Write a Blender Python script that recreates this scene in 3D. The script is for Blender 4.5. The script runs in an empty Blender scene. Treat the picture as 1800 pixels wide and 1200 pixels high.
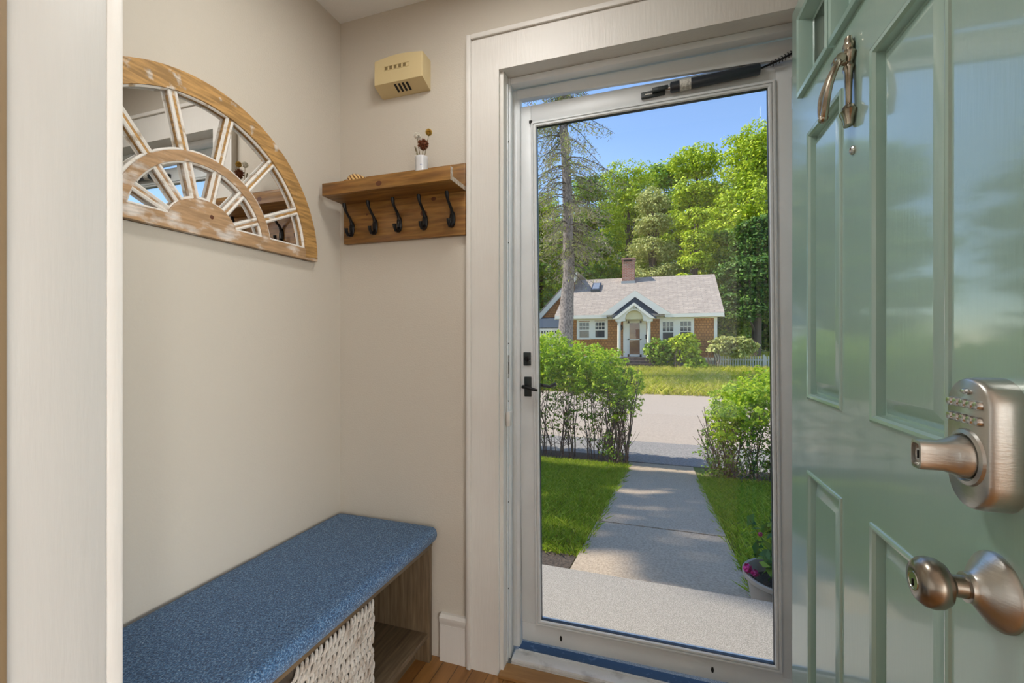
import bpy, bmesh, math, random
import numpy as np
from mathutils import Vector, Matrix
random.seed(7); RNG = np.random.default_rng(11)
S = bpy.context.scene; COL = S.collection; PI = math.pi

# ------------------------------------------------------------------ camera, sky, sun, added fill lights, exposure
F = 785.0; YAW = math.atan(265 / 785); CAM = Vector((1.187, -1.43, 1.127))
cam = bpy.data.objects.new('camera', bpy.data.cameras.new('camera')); COL.objects.link(cam)
cam.data.sensor_width = 36; cam.data.lens = 36 * F / 1800; cam.data.clip_start = .01; cam.data.clip_end = 500
cam.location = CAM; cam.rotation_euler = (PI / 2, 0, YAW); S.camera = cam
S.view_settings.view_transform = 'Standard'; S.view_settings.look = 'None'
S.view_settings.gamma = 1; S.view_settings.exposure = 0.0; S.view_settings.use_curve_mapping = False
w = bpy.data.worlds.new('sky'); S.world = w; w.use_nodes = True
nt = w.node_tree; sky = nt.nodes.new('ShaderNodeTexSky'); sky.sky_type = 'NISHITA'; sky.sun_disc = False
SUN_DIR = Vector((.62, .10, -.74)).normalized()          # the way sunlight travels
sky.sun_elevation = math.asin(-SUN_DIR.z); sky.sun_rotation = math.radians(270)
sky.air_density = .9; sky.dust_density = .0; sky.ozone_density = 2.5; sky.altitude = 0
bgn = nt.nodes['Background']; nt.links.new(sky.outputs[0], bgn.inputs[0]); bgn.inputs[1].default_value = .29

def lamp(name, kind, loc, energy, color, size=None, size_y=None, direction=None):
    l = bpy.data.lights.new(name, kind); l.energy = energy; l.color = color
    o = bpy.data.objects.new(name, l); COL.objects.link(o); o.location = loc
    if kind == 'AREA':
        l.shape = 'RECTANGLE'; l.size = size; l.size_y = size_y or size
    if direction: o.rotation_euler = Vector(direction).to_track_quat('-Z', 'Y').to_euler()
    return o
sun = lamp('sun', 'SUN', (-20, 0, 30), 5.4, (1, .93, .80), direction=SUN_DIR); sun.data.angle = math.radians(.6)
lamp('side_fill', 'AREA', (6.45, -3.5, 1.40), 215, (1, .99, .97), 2.1, 1.4, (-1, .3, -.03))  # added fill standing in for door daylight; no window is known here
lamp('vestibule_fill', 'AREA', (.75, -.55, 2.34), 6.5, (1, .98, .95), .28, .28, (0, 0, -1))  # added overhead fill for the vestibule, not a known fixture
lamp('rear_room_fill', 'AREA', (4.7, -4.5, 2.33), 215, (1, .99, .97), .6, .6, (0, 0, -1))  # added light, bounces soft fill in from the unseen rear room

# ------------------------------------------------------------------ materials
def mat(name, col, rough=.5, metal=0., spec=.5, bump=0., bscale=60., bstretch=(1, 1, 1), var=None, vscale=8., vstretch=(1, 1, 1), vlo=.4, vhi=.6, coat=0., aniso=None, detail=4):
    m = bpy.data.materials.new(name); m.use_nodes = True; t = m.node_tree; n = t.nodes; b = n['Principled BSDF']
    b.inputs['Base Color'].default_value = (*col, 1); b.inputs['Roughness'].default_value = rough
    b.inputs['Metallic'].default_value = metal; b.inputs['Specular IOR Level'].default_value = spec
    b.inputs['Coat Weight'].default_value = coat; b.inputs['Coat Roughness'].default_value = .07
    co = n.new('ShaderNodeTexCoord')
    def noise(sc, st, det):
        mp = n.new('ShaderNodeMapping'); mp.inputs['Scale'].default_value = st; t.links.new(co.outputs['Object'], mp.inputs['Vector'])
        x = n.new('ShaderNodeTexNoise'); x.inputs['Scale'].default_value = sc; x.inputs['Detail'].default_value = det
        t.links.new(mp.outputs[0], x.inputs['Vector']); return x
    if var is not None:
        x = noise(vscale, vstretch, detail); r = n.new('ShaderNodeValToRGB')
        r.color_ramp.elements[0].position = vlo; r.color_ramp.elements[1].position = vhi
        r.color_ramp.elements[0].color = (*col, 1); r.color_ramp.elements[1].color = (*var, 1)
        t.links.new(x.outputs['Fac'], r.inputs['Fac']); t.links.new(r.outputs['Color'], b.inputs['Base Color'])
    if bump:
        x = noise(bscale, bstretch, 3); bp = n.new('ShaderNodeBump'); bp.inputs['Strength'].default_value = bump; bp.inputs['Distance'].default_value = .01
        t.links.new(x.outputs['Fac'], bp.inputs['Height']); t.links.new(bp.outputs[0], b.inputs['Normal'])
    return m

def hexc(r, g, b):
    f = lambda v: (v / 255 / 12.92) if v <= 10 else ((v / 255 + .055) / 1.055) ** 2.4
    return (f(r), f(g), f(b))

def leafmat(name, c1, c2, c3, trans=.35, rough=.5):
    m = bpy.data.materials.new(name); m.use_nodes = True; t = m.node_tree; n = t.nodes
    for x in list(n): n.remove(x)
    out = n.new('ShaderNodeOutputMaterial'); g = n.new('ShaderNodeNewGeometry'); r = n.new('ShaderNodeValToRGB')
    r.color_ramp.elements[0].color = (*c1, 1); r.color_ramp.elements[1].color = (*c3, 1)
    e = r.color_ramp.elements.new(.5); e.color = (*c2, 1)
    t.links.new(g.outputs['Random Per Island'], r.inputs['Fac'])
    d = n.new('ShaderNodeBsdfPrincipled'); d.inputs['Roughness'].default_value = rough; d.inputs['Specular IOR Level'].default_value = .35
    tr = n.new('ShaderNodeBsdfTranslucent'); mx = n.new('ShaderNodeMixShader'); mx.inputs[0].default_value = trans
    t.links.new(r.outputs[0], d.inputs['Base Color']); t.links.new(r.outputs[0], tr.inputs['Color'])
    t.links.new(d.outputs[0], mx.inputs[1]); t.links.new(tr.outputs[0], mx.inputs[2]); t.links.new(mx.outputs[0], out.inputs['Surface'])
    return m

def brickmat(name, c1, c2, mortar, bw, rh, ms=.01, rough=.8, rot=(0, 0, 0), offset=.5, bump=.4, noise=.0, nscale=6, nstretch=(1, 1, 1), grain=None, msmooth=.1):
    m = bpy.data.materials.new(name); m.use_nodes = True; t = m.node_tree; n = t.nodes; b = n['Principled BSDF']; b.inputs['Roughness'].default_value = rough
    co = n.new('ShaderNodeTexCoord'); mp = n.new('ShaderNodeMapping'); mp.inputs['Rotation'].default_value = rot
    t.links.new(co.outputs['Object'], mp.inputs['Vector'])
    k = n.new('ShaderNodeTexBrick'); k.inputs['Scale'].default_value = 1; k.inputs['Brick Width'].default_value = bw; k.inputs['Row Height'].default_value = rh
    k.inputs['Mortar Size'].default_value = ms; k.inputs['Mortar Smooth'].default_value = msmooth; k.inputs['Color1'].default_value = (*c1, 1); k.inputs['Color2'].default_value = (*c2, 1); k.inputs['Mortar'].default_value = (*mortar, 1); k.offset = offset
    t.links.new(mp.outputs[0], k.inputs['Vector'])
    src = k.outputs['Color']
    if noise:
        mp2 = n.new('ShaderNodeMapping'); mp2.inputs['Scale'].default_value = nstretch; t.links.new(co.outputs['Object'], mp2.inputs['Vector'])
        x = n.new('ShaderNodeTexNoise'); x.inputs['Scale'].default_value = nscale; x.inputs['Detail'].default_value = 5; t.links.new(mp2.outputs[0], x.inputs['Vector'])
        r = n.new('ShaderNodeValToRGB'); r.color_ramp.elements[0].position = .3; r.color_ramp.elements[1].position = .7
        r.color_ramp.elements[0].color = (1 - noise,) * 3 + (1,); r.color_ramp.elements[1].color = (1, 1, 1, 1)
        mx = n.new('ShaderNodeMixRGB'); mx.blend_type = 'MULTIPLY'; mx.inputs[0].default_value = 1
        t.links.new(x.outputs['Fac'], r.inputs['Fac']); t.links.new(src, mx.inputs[1]); t.links.new(r.outputs[0], mx.inputs[2]); src = mx.outputs[0]
    t.links.new(src, b.inputs['Base Color'])
    if bump:
        bp = n.new('ShaderNodeBump'); bp.inputs['Strength'].default_value = bump; bp.inputs['Distance'].default_value = .01; bp.invert = True
        t.links.new(k.outputs['Fac'], bp.inputs['Height']); t.links.new(bp.outputs[0], b.inputs['Normal'])
    return m

def glassmat(name, tint=(1, 1, 1), base=.035):
    m = bpy.data.materials.new(name); m.use_nodes = True; t = m.node_tree; n = t.nodes
    for x in list(n): n.remove(x)
    out = n.new('ShaderNodeOutputMaterial'); lw = n.new('ShaderNodeLayerWeight'); lw.inputs[0].default_value = .5
    p = n.new('ShaderNodeMath'); p.operation = 'POWER'; p.inputs[1].default_value = 5; t.links.new(lw.outputs['Facing'], p.inputs[0])
    a = n.new('ShaderNodeMath'); a.operation = 'MULTIPLY_ADD'; a.inputs[1].default_value = 1 - base; a.inputs[2].default_value = base; t.links.new(p.outputs[0], a.inputs[0])
    tr = n.new('ShaderNodeBsdfTransparent'); tr.inputs[0].default_value = (*tint, 1); gl = n.new('ShaderNodeBsdfGlossy'); gl.inputs['Roughness'].default_value = .0
    mx = n.new('ShaderNodeMixShader'); t.links.new(a.outputs[0], mx.inputs[0]); t.links.new(tr.outputs[0], mx.inputs[1]); t.links.new(gl.outputs[0], mx.inputs[2]); t.links.new(mx.outputs[0], out.inputs['Surface'])
    return m

M = {}
M['wall'] = mat('beige_paint', (.555, .508, .432), .65, bump=.12, bscale=180)
M['ceil'] = mat('ceiling_paint', (.86, .87, .87), .7, bump=.1, bscale=120)
M['trim'] = mat('trim_paint', (.70, .68, .635), .46, bump=.10, bscale=26, bstretch=(6, 6, .5), var=(.66, .63, .585), vscale=3)
M['room_white'] = mat('room_wall_paint', (.74, .76, .77), .7, bump=.1, bscale=120)
M['jamb_paint'] = mat('jamb_paint', (.535, .525, .495), .42, bump=.06, bscale=22, bstretch=(7, 7, .6), var=(.515, .505, .475), vscale=5, vstretch=(3, 3, .4))
M['shaded_brown'] = mat('shaded_casing_brown', (.23, .16, .085), .6)  # shade on the near casing edge, put into its colour as brown
M['alu'] = mat('white_aluminium', (.76, .79, .80), .38, bump=.03, bscale=80, var=(.71, .74, .75), vscale=5)
M['alu_worn'] = mat('worn_aluminium', (.68, .69, .69), .35, bump=.15, bscale=40, bstretch=(.3, 4, 4), var=(.45, .45, .45), vscale=22, vlo=.55, vhi=.75)
M['pan'] = mat('dark_sill_pan', (.03, .05, .075), .3, metal=.2, var=(.12, .15, .18), vscale=60, vlo=.6, vhi=.72)
M['oak_floor'] = brickmat('oak_floor', (.40, .19, .055), (.27, .115, .03), (.08, .035, .012), .75, .057, .0012, .3, rot=(0, 0, PI / 2), bump=.25, noise=.45, nscale=3, nstretch=(14, 1, 1))
M['oak_strip'] = mat('oak_strip', (.42, .23, .08), .4, var=(.30, .15, .05), vscale=4, vstretch=(1, 12, 12), vlo=.35, vhi=.65)
M['green'] = mat('green_gloss_paint', (.345, .51, .445), .28, spec=.8, coat=1.0, bump=.05, bscale=18, bstretch=(9, 1, .55), var=(.36, .525, .46), vscale=4)
M['nickel'] = mat('satin_nickel', (.56, .55, .51), .32, metal=1, bump=.04, bscale=90, bstretch=(1, 1, 5))
M['nickel_dark'] = mat('aged_nickel', (.42, .385, .33), .27, metal=1, var=(.27, .235, .19), vscale=30)
M['steel'] = mat('bright_steel', (.62, .62, .60), .22, metal=1)
M['brass'] = mat('antique_brass_nickel', (.52, .48, .40), .25, metal=1, var=(.30, .25, .18), vscale=40)
M['black'] = mat('black_iron', (.006, .006, .007), .4, spec=.3, bump=.1, bscale=200)
M['black_plate'] = mat('black_plastic', (.015, .022, .022), .4, bump=.2, bscale=260)
M['dark'] = mat('dark_void', (.008, .007, .006), .8)
M['charcoal_tube'] = mat('charcoal_cylinder', (.022, .03, .042), .3, spec=.6)
M['sticker'] = mat('worn_sticker', (.62, .61, .56), .7, var=(.38, .37, .34), vscale=120, vlo=.5, vhi=.6)
M['pine'] = mat('stained_pine', (.36, .18, .042), .42, var=(.22, .095, .02), vscale=7, vstretch=(1, 9, 9), vlo=.38, vhi=.66, bump=.08, bscale=30, bstretch=(1, 8, 8))
M['pine_end'] = mat('pine_end_grain', (.52, .46, .38), .7, var=(.36, .28, .2), vscale=90)
M['knot'] = mat('pine_knot', (.10, .03, .01), .5)
M['bench_wood'] = mat('grey_brown_laminate', (.20, .14, .082), .5, var=(.12, .08, .042), vscale=5, vstretch=(14, 1, 14), vlo=.35, vhi=.65)
M['bench_side'] = mat('grey_brown_side', (.20, .14, .082), .5, var=(.12, .08, .042), vscale=5, vstretch=(14, 14, 1), vlo=.35, vhi=.65)
M['wicker'] = mat('whitewashed_wicker', (.56, .52, .46), .7, var=(.36, .30, .24), vscale=26, vlo=.45, vhi=.7, bump=.5, bscale=110)
M['wicker_gap'] = mat('wicker_core', (.10, .08, .06), .9)
M['oak_frame'] = mat('whitewashed_oak', (.50, .285, .095), .6, var=(.70, .64, .56), vscale=20, vlo=.60, vhi=.68, bump=.2, bscale=40, detail=7)
M['whitewash'] = mat('white_worn_bead', (.70, .67, .62), .6, var=(.38, .28, .17), vscale=30, vlo=.60, vhi=.72)
M['oak_base'] = mat('pinkish_oak', (.45, .28, .145), .6, var=(.70, .63, .56), vscale=16, vstretch=(1, 1, 2), vlo=.52, vhi=.66, bump=.15, bscale=40, detail=7)
M['mirror'] = mat('silvered_glass', (.90, .91, .91), .01, metal=1)
M['chime'] = mat('cream_plastic', (.62, .50, .27), .4)
M['chime_shade'] = mat('cream_in_shade', (.20, .14, .055), .7)  # darker cream paints recess shade onto the flush vent squares
M['porcelain'] = mat('white_porcelain', (.66, .68, .70), .25, coat=.4, var=(.16, .22, .42), vscale=55, vlo=.66, vhi=.70, detail=2)
M['concrete'] = mat('walk_concrete', (.54, .425, .305), .9, bump=.5, bscale=120, var=(.39, .30, .21), vscale=70, vlo=.4, vhi=.62)
M['stoop'] = mat('speckled_stoop', (.25, .225, .19), .85, bump=.3, bscale=200, var=(.44, .40, .345), vscale=260, vlo=.42, vhi=.58, detail=2)
M['asphalt'] = mat('pale_asphalt', (.47, .39, .315), .95, bump=.4, bscale=60, var=(.40, .335, .27), vscale=22, vlo=.35, vhi=.65)
M['apron'] = mat('grey_asphalt', (.33, .31, .29), .95, bump=.6, bscale=70, var=(.22, .21, .20), vscale=30)
M['lawn'] = mat('lawn_soil', (.10, .16, .025), .95, var=(.17, .14, .06), vscale=3, vlo=.45, vhi=.7)
M['mulch'] = mat('dark_mulch', (.045, .034, .026), .95, bump=1, bscale=50, var=(.10, .075, .055), vscale=60)
M['glass'] = glassmat('clear_glass')
M['dark_glass'] = mat('dim_window_glass', (.03, .045, .055), .05, spec=.8)
M['house_white'] = mat('cream_trim', (.80, .78, .70), .6)
M['house_cream'] = mat('soft_yellow_paint', (.72, .66, .42), .6)
M['shingle'] = brickmat('cedar_shingles', (.56, .255, .075), (.42, .175, .05), (.20, .08, .02), .16, .14, .012, .8, rot=(-PI / 2, 0, 0), noise=.25, nscale=3)
M['roof'] = brickmat('asphalt_shingle_roof', (.50, .42, .345), (.41, .345, .285), (.28, .25, .225), .5, .14, .012, .9, noise=.25, nscale=5)
M['navy'] = mat('plain_navy', (.035, .062, .10), .75, bump=.2, bscale=12)  # one even navy for the gable face, hood and porch
M['brick'] = brickmat('red_brick', (.42, .15, .09), (.30, .10, .065), (.42, .36, .31), .21, .075, .012, .9, rot=(-PI / 2, 0, 0))
M['lead'] = mat('lead_flashing', (.33, .36, .38), .5)
M['step'] = mat('dark_brown_step', (.075, .05, .045), .6, var=(.12, .09, .08), vscale=8)
M['foundation'] = mat('blue_grey_foundation', (.25, .31, .33), .9)
M['wood_door'] = mat('varnished_door', (.20, .06, .03), .35, var=(.28, .11, .04), vscale=4)
M['bark'] = mat('grey_bark', (.34, .29, .26), .95, bump=1, bscale=14, bstretch=(1, 1, .5), var=(.15, .125, .115), vscale=16, vstretch=(1.4, 1.4, .6), vlo=.42, vhi=.62)
M['dark_bark'] = mat('dark_bark', (.11, .085, .07), .95, bump=1, bscale=10)
M['stem'] = mat('hedge_stem', (.17, .13, .10), .9, var=(.09, .07, .055), vscale=20)
M['pot'] = mat('taupe_pot', (.33, .285, .24), .55)
M['soil'] = mat('potting_soil', (.035, .026, .02), .95, bump=1, bscale=80)
M['fence'] = mat('weathered_picket', (.55, .54, .50), .8)
M['leaf_bright'] = leafmat('bright_maple_leaf', (.27, .40, .018), (.48, .62, .026), (.68, .74, .05), .22)
M['leaf_mid'] = leafmat('green_leaf', (.13, .27, .028), (.27, .43, .034), (.44, .55, .05), .22)
M['leaf_dark'] = leafmat('deep_green_leaf', (.045, .12, .024), (.10, .22, .03), (.18, .30, .035), .22)
M['leaf_pale'] = leafmat('pale_yellow_leaf', (.34, .40, .10), (.52, .55, .17), (.66, .66, .25), .22)
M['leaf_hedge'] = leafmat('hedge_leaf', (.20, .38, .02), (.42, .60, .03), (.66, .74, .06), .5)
M['leaf_hedge_shade'] = leafmat('hedge_leaf_shaded', (.07, .17, .024), (.16, .30, .028), (.30, .45, .04), .38)  # darker copy of the hedge leaf, shade painted into the lower foliage
M['needle'] = leafmat('dry_spruce_needle', (.26, .24, .16), (.38, .32, .24), (.36, .40, .15), .3)
M['needle_g'] = leafmat('fresh_spruce_needle', (.30, .40, .03), (.46, .54, .04), (.56, .60, .07), .35)
M['grass'] = leafmat('short_grass', (.17, .30, .016), (.34, .48, .022), (.55, .60, .08), .4)
M['tall_grass'] = leafmat('seeding_grass', (.42, .50, .03), (.66, .66, .07), (.80, .70, .26), .45)
M['magenta'] = mat('magenta_petal', (.50, .012, .20), .5)
M['leaf_pot'] = leafmat('mandevilla_leaf', (.03, .11, .03), (.08, .20, .03), (.22, .36, .04), .35)
M['dry_white'] = mat('dry_white_petal', (.92, .90, .82), .7)
M['dry_yellow'] = mat('dry_yellow_petal', (.55, .36, .07), .7)
M['dry_brown'] = mat('dry_brown_petal', (.19, .06, .022), .7)
M['dry_stem'] = mat('dry_stem', (.22, .17, .08), .8)
M['cushion'] = None; M['shell'] = None
def add_grain(m, scale, stretch, amount):
    t = m.node_tree; n = t.nodes; b = n['Principled BSDF']; l = b.inputs['Base Color'].links; co = n.new('ShaderNodeTexCoord'); mp = n.new('ShaderNodeMapping'); mp.inputs['Scale'].default_value = stretch
    x = n.new('ShaderNodeTexNoise'); x.inputs['Scale'].default_value = scale; x.inputs['Detail'].default_value = 6; r = n.new('ShaderNodeValToRGB'); r.color_ramp.elements[0].position = .38; r.color_ramp.elements[1].position = .62
    r.color_ramp.elements[0].color = (1 - amount,) * 3 + (1,); mx = n.new('ShaderNodeMixRGB'); mx.blend_type = 'MULTIPLY'; mx.inputs[0].default_value = 1
    t.links.new(co.outputs['Object'], mp.inputs['Vector']); t.links.new(mp.outputs[0], x.inputs['Vector']); t.links.new(x.outputs['Fac'], r.inputs['Fac']); t.links.new(l[0].from_socket, mx.inputs[1]); t.links.new(r.outputs[0], mx.inputs[2]); t.links.new(mx.outputs[0], b.inputs['Base Color'])
add_grain(M['oak_frame'], 10, (1, 1.5, 14), .42); add_grain(M['oak_base'], 10, (1, 1.5, 14), .3); add_grain(M['pine'], 6, (1.2, 14, 14), .35)
add_grain(M['bench_wood'], 8, (16, 1.2, 16), .3); add_grain(M['bench_side'], 8, (16, 16, 1.2), .3)

def make_denim():
    m = mat('blue_woven_fabric', (.02, .06, .15), .85, bump=.6, bscale=300); t = m.node_tree; n = t.nodes; b = n['Principled BSDF']
    co = n.new('ShaderNodeTexCoord'); mp = n.new('ShaderNodeMapping'); mp.inputs['Scale'].default_value = (420, 260, 300); t.links.new(co.outputs['Object'], mp.inputs['Vector'])
    x = n.new('ShaderNodeTexNoise'); x.inputs['Scale'].default_value = 1; x.inputs['Detail'].default_value = 2; t.links.new(mp.outputs[0], x.inputs['Vector'])
    r = n.new('ShaderNodeValToRGB'); e = r.color_ramp.elements
    e[0].position = .34; e[0].color = (.014, .042, .100, 1); e[1].position = .74; e[1].color = (.36, .45, .55, 1)
    k = e.new(.52); k.color = (.045, .125, .26, 1); k = e.new(.62); k.color = (.12, .25, .42, 1)
    t.links.new(x.outputs['Fac'], r.inputs['Fac']); t.links.new(r.outputs[0], b.inputs['Base Color']); b.inputs['Specular IOR Level'].default_value = .2
    b.inputs['Sheen Weight'].default_value = .25
    return m
M['cushion'] = make_denim()
def make_shell():
    m = mat('striped_shell', (.55, .33, .10), .35); t = m.node_tree; n = t.nodes; b = n['Principled BSDF']
    co = n.new('ShaderNodeTexCoord'); x = n.new('ShaderNodeTexWave'); x.inputs['Scale'].default_value = 52; x.inputs['Distortion'].default_value = 3; x.bands_direction = 'DIAGONAL'
    t.links.new(co.outputs['Object'], x.inputs['Vector']); r = n.new('ShaderNodeValToRGB')
    r.color_ramp.elements[0].color = (.16, .055, .012, 1); r.color_ramp.elements[1].color = (.66, .44, .17, 1); r.color_ramp.elements[0].position = .25; r.color_ramp.elements[1].position = .5
    t.links.new(x.outputs['Fac'], r.inputs['Fac']); t.links.new(r.outputs[0], b.inputs['Base Color']); return m
M['shell'] = make_shell()

# ------------------------------------------------------------------ geometry helpers
class MB:
    def __init__(s): s.bm = bmesh.new()
    def box(s, x0, x1, y0, y1, z0, z1, bevel=0, seg=2):
        r = bmesh.ops.create_cube(s.bm, size=1)['verts']
        for v in r: v.co = Vector((x0 + (v.co.x + .5) * (x1 - x0), y0 + (v.co.y + .5) * (y1 - y0), z0 + (v.co.z + .5) * (z1 - z0)))
        if bevel:
            es = list({e for v in r for e in v.link_edges}); bmesh.ops.bevel(s.bm, geom=es, offset=bevel, segments=seg, affect='EDGES', profile=.5)
        return s
    def prism(s, pts, ext, bevel=0, seg=2):
        """polygon of 3-D points swept by the vector ext"""
        e = Vector(ext); a = [s.bm.verts.new(p) for p in pts]; b = [s.bm.verts.new(Vector(p) + e) for p in pts]; n = len(pts)
        fs = [s.bm.faces.new(a), s.bm.faces.new(b[::-1])]
        for i in range(n): fs.append(s.bm.faces.new((a[i], b[i], b[(i + 1) % n], a[(i + 1) % n])))
        if bevel:
            es = list({x for f in fs[:2] for x in f.edges}); bmesh.ops.bevel(s.bm, geom=es, offset=bevel, segments=seg, affect='EDGES', profile=.5)
        return s
    def tube(s, pts, rad, sides=8, closed=False, flat=1.0):
        pts = [Vector(p) for p in pts]; n = len(pts); R = rad if isinstance(rad, (list, tuple)) else [rad] * n
        rings = []; up = Vector((0, 0, 1)); prev = None
        for i, p in enumerate(pts):
            if closed: d = pts[(i + 1) % n] - pts[i - 1]
            else: d = pts[min(i + 1, n - 1)] - pts[max(i - 1, 0)]
            d.normalize()
            if prev is None:
                a = d.cross(up) if abs(d.z) < .95 else d.cross(Vector((1, 0, 0)))
            else: a = prev - d * prev.dot(d)
            a.normalize(); prev = a; b = d.cross(a)
            rings.append([s.bm.verts.new(p + (a * math.cos(2 * PI * k / sides) + b * math.sin(2 * PI * k / sides) * flat) * R[i]) for k in range(sides)])
        m = n if closed else n - 1
        for i in range(m):
            A, B = rings[i], rings[(i + 1) % n]
            for k in range(sides): s.bm.faces.new((A[k], A[(k + 1) % sides], B[(k + 1) % sides], B[k]))
        if not closed:
            s.bm.faces.new(rings[0][::-1]); s.bm.faces.new(rings[-1])
        return s
    def lathe(s, prof, org=(0, 0, 0), axis='z', sides=24, sx=1., sy=1.):
        """prof: (radius, height) pairs"""
        o = Vector(org); rings = []
        def put(a, b, h):
            return o + (Vector((a, b, h)) if axis == 'z' else Vector((a, h, b)) if axis == 'y' else Vector((h, a, b)))
        for r, h in prof:
            if r < 1e-6: rings.append([s.bm.verts.new(put(0, 0, h))])
            else: rings.append([s.bm.verts.new(put(r * sx * math.cos(2 * PI * k / sides), r * sy * math.sin(2 * PI * k / sides), h)) for k in range(sides)])
        for A, B in zip(rings, rings[1:]):
            for k in range(sides):
                a, b, c, d = A[k % len(A)], A[(k + 1) % len(A)], B[(k + 1) % len(B)], B[k % len(B)]
                f = [v for i, v in enumerate((a, b, c, d)) if v not in (a, b, c, d)[:i]]
                if len(f) > 2: s.bm.faces.new(f)
        for R, flip in ((rings[0], 1), (rings[-1], 0)):
            if len(R) > 2: s.bm.faces.new(R[::-1] if flip else R)
        return s
    def ball(s, c, r, sub=2):
        x = bmesh.ops.create_icosphere(s.bm, subdivisions=sub, radius=1)['verts']; r = r if isinstance(r, (tuple, list)) else (r, r, r)
        for v in x: v.co = Vector(c) + Vector((v.co.x * r[0], v.co.y * r[1], v.co.z * r[2]))
        return s
    def quadface(s, pts):
        s.bm.faces.new([s.bm.verts.new(p) for p in pts]); return s
    def build(s, name, m, parent=None, smooth=True, angle=35, recalc=True):
        if recalc: bmesh.ops.recalc_face_normals(s.bm, faces=s.bm.faces)
        me = bpy.data.meshes.new(name); s.bm.to_mesh(me); s.bm.free()
        ms = m if isinstance(m, (list, tuple)) else [m]
        for q in ms: me.materials.append(q)
        if smooth and len(me.polygons):
            me.polygons.foreach_set('use_smooth', [True] * len(me.polygons)); me.set_sharp_from_angle(angle=math.radians(angle))
        o = bpy.data.objects.new(name, me); COL.objects.link(o)
        if parent: o.parent = parent
        return o
def tag(o, label=None, cat=None, group=None, kind=None):
    if label: o['label'] = label
    if cat: o['category'] = cat
    if group: o['group'] = group
    if kind: o['kind'] = kind
    return o
def thing(name, label, cat, loc=(0, 0, 0), rz=0, group=None, kind=None):
    o = bpy.data.objects.new(name, None); COL.objects.link(o); o.location = loc; o.rotation_euler = (0, 0, rz); o.empty_display_size = .1
    return tag(o, label, cat, group, kind)
def struct(o): o['kind'] = 'structure'; return o
def copy_tree(o, parent=None):
    c = o.copy(); COL.objects.link(c)
    if parent: c.parent = parent
    for ch in list(o.children): copy_tree(ch, c)
    return c
FW = Vector((-math.sin(YAW), math.cos(YAW), 0)); RT = Vector((math.cos(YAW), math.sin(YAW), 0))
def at(px, py, Y):
    """the world point on the plane y = Y that photo pixel (px, py) looks at"""
    d = FW + RT * ((px - 900) / F) + Vector((0, 0, 1)) * ((600 - py) / F)
    return CAM + d * ((Y - CAM.y) / d.y)
def quads(name, P, m, parent=None):
    """P: (n,4,3) array of loose quads -> one mesh"""
    n = len(P); me = bpy.data.meshes.new(name); me.vertices.add(4 * n); me.loops.add(4 * n); me.polygons.add(n)
    me.vertices.foreach_set('co', P.reshape(-1).astype(np.float32)); me.loops.foreach_set('vertex_index', np.arange(4 * n, dtype=np.int32))
    me.polygons.foreach_set('loop_start', np.arange(0, 4 * n, 4, dtype=np.int32)); me.update(calc_edges=True); me.validate()
    me.materials.append(m); o = bpy.data.objects.new(name, me); COL.objects.link(o)
    if parent: o.parent = parent
    return o
def unit(a): return a / np.maximum(np.linalg.norm(a, axis=-1, keepdims=True), 1e-9)
def leafquads(c, nrm, L, W, jit=.6):
    n = len(c); nr = unit(nrm + RNG.normal(size=(n, 3)) * jit); a = unit(np.cross(nr, RNG.normal(size=(n, 3)))); b = np.cross(nr, a)
    s = RNG.uniform(.65, 1.25, (n, 1)); l = a * L * s / 2; wd = b * W * s / 2; fold = nr * W * .22 * s
    return np.stack([c - l, c + wd + fold - l * .1, c + l, c - wd + fold - l * .1], 1)
def lobes_pts(lobes, n):
    """points and outward normals in the shells of ellipsoid lobes (cx,cy,cz,rx,ry,rz)"""
    L = np.array(lobes, float); wt = L[:, 3] * L[:, 5]; idx = RNG.choice(len(L), n, p=wt / wt.sum()); d = unit(RNG.normal(size=(n, 3)))
    r = RNG.uniform(.62, 1.05, (n, 1)); return L[idx, :3] + d * L[idx, 3:] * r, unit(d / L[idx, 3:])

# ------------------------------------------------------------------ the room
H = 2.36; OX0, OX1, OZ = .662, 1.585, 2.06                    # door opening
def sbox(name, m, *a, bevel=0): return struct(MB().box(*a, bevel=bevel).build(name, m))
sbox('floor', M['oak_floor'], -1.6, 6.3, -5.6, .035, -.06, 0)
sbox('ceiling', M['ceil'], -1.6, 6.3, -5.6, .13, H, H + .1)
sbox('wall_left', M['wall'], -.12, 0, -1.12, .13, 0, H)
mb = MB(); mb.box(0, OX0, 0, .13, -.3, H); mb.box(OX1, 6.3, 0, .13, -.3, H); mb.box(OX0, OX1, 0, .13, OZ, H); struct(mb.build('wall_front', M['wall']))
sbox('wall_right', M['wall'], 1.69, 1.80, -1.12, 0, 0, H)
mb = MB(); mb.box(-1.6, .425, -1.12, -1.013, 0, H); mb.box(1.70, 6.3, -1.12, -1.013, 0, H); mb.box(.425, 1.70, -1.12, -1.013, 2.12, H); struct(mb.build('wall_rear', M['wall']))
mb = MB(); mb.box(6.2, 6.3, -5.6, -1.12, 0, .7); mb.box(6.2, 6.3, -5.6, -1.12, 2.1, H); mb.box(6.2, 6.3, -5.6, -4.55, .7, 2.1); mb.box(6.2, 6.3, -2.45, -1.12, .7, 2.1); struct(mb.build('wall_room_east', M['room_white']))
sbox('wall_room_west', M['room_white'], -1.6, -1.5, -5.6, -1.12, 0, H)
sbox('wall_room_south', M['room_white'], -1.6, 6.3, -5.7, -5.6, 0, H)
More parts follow.
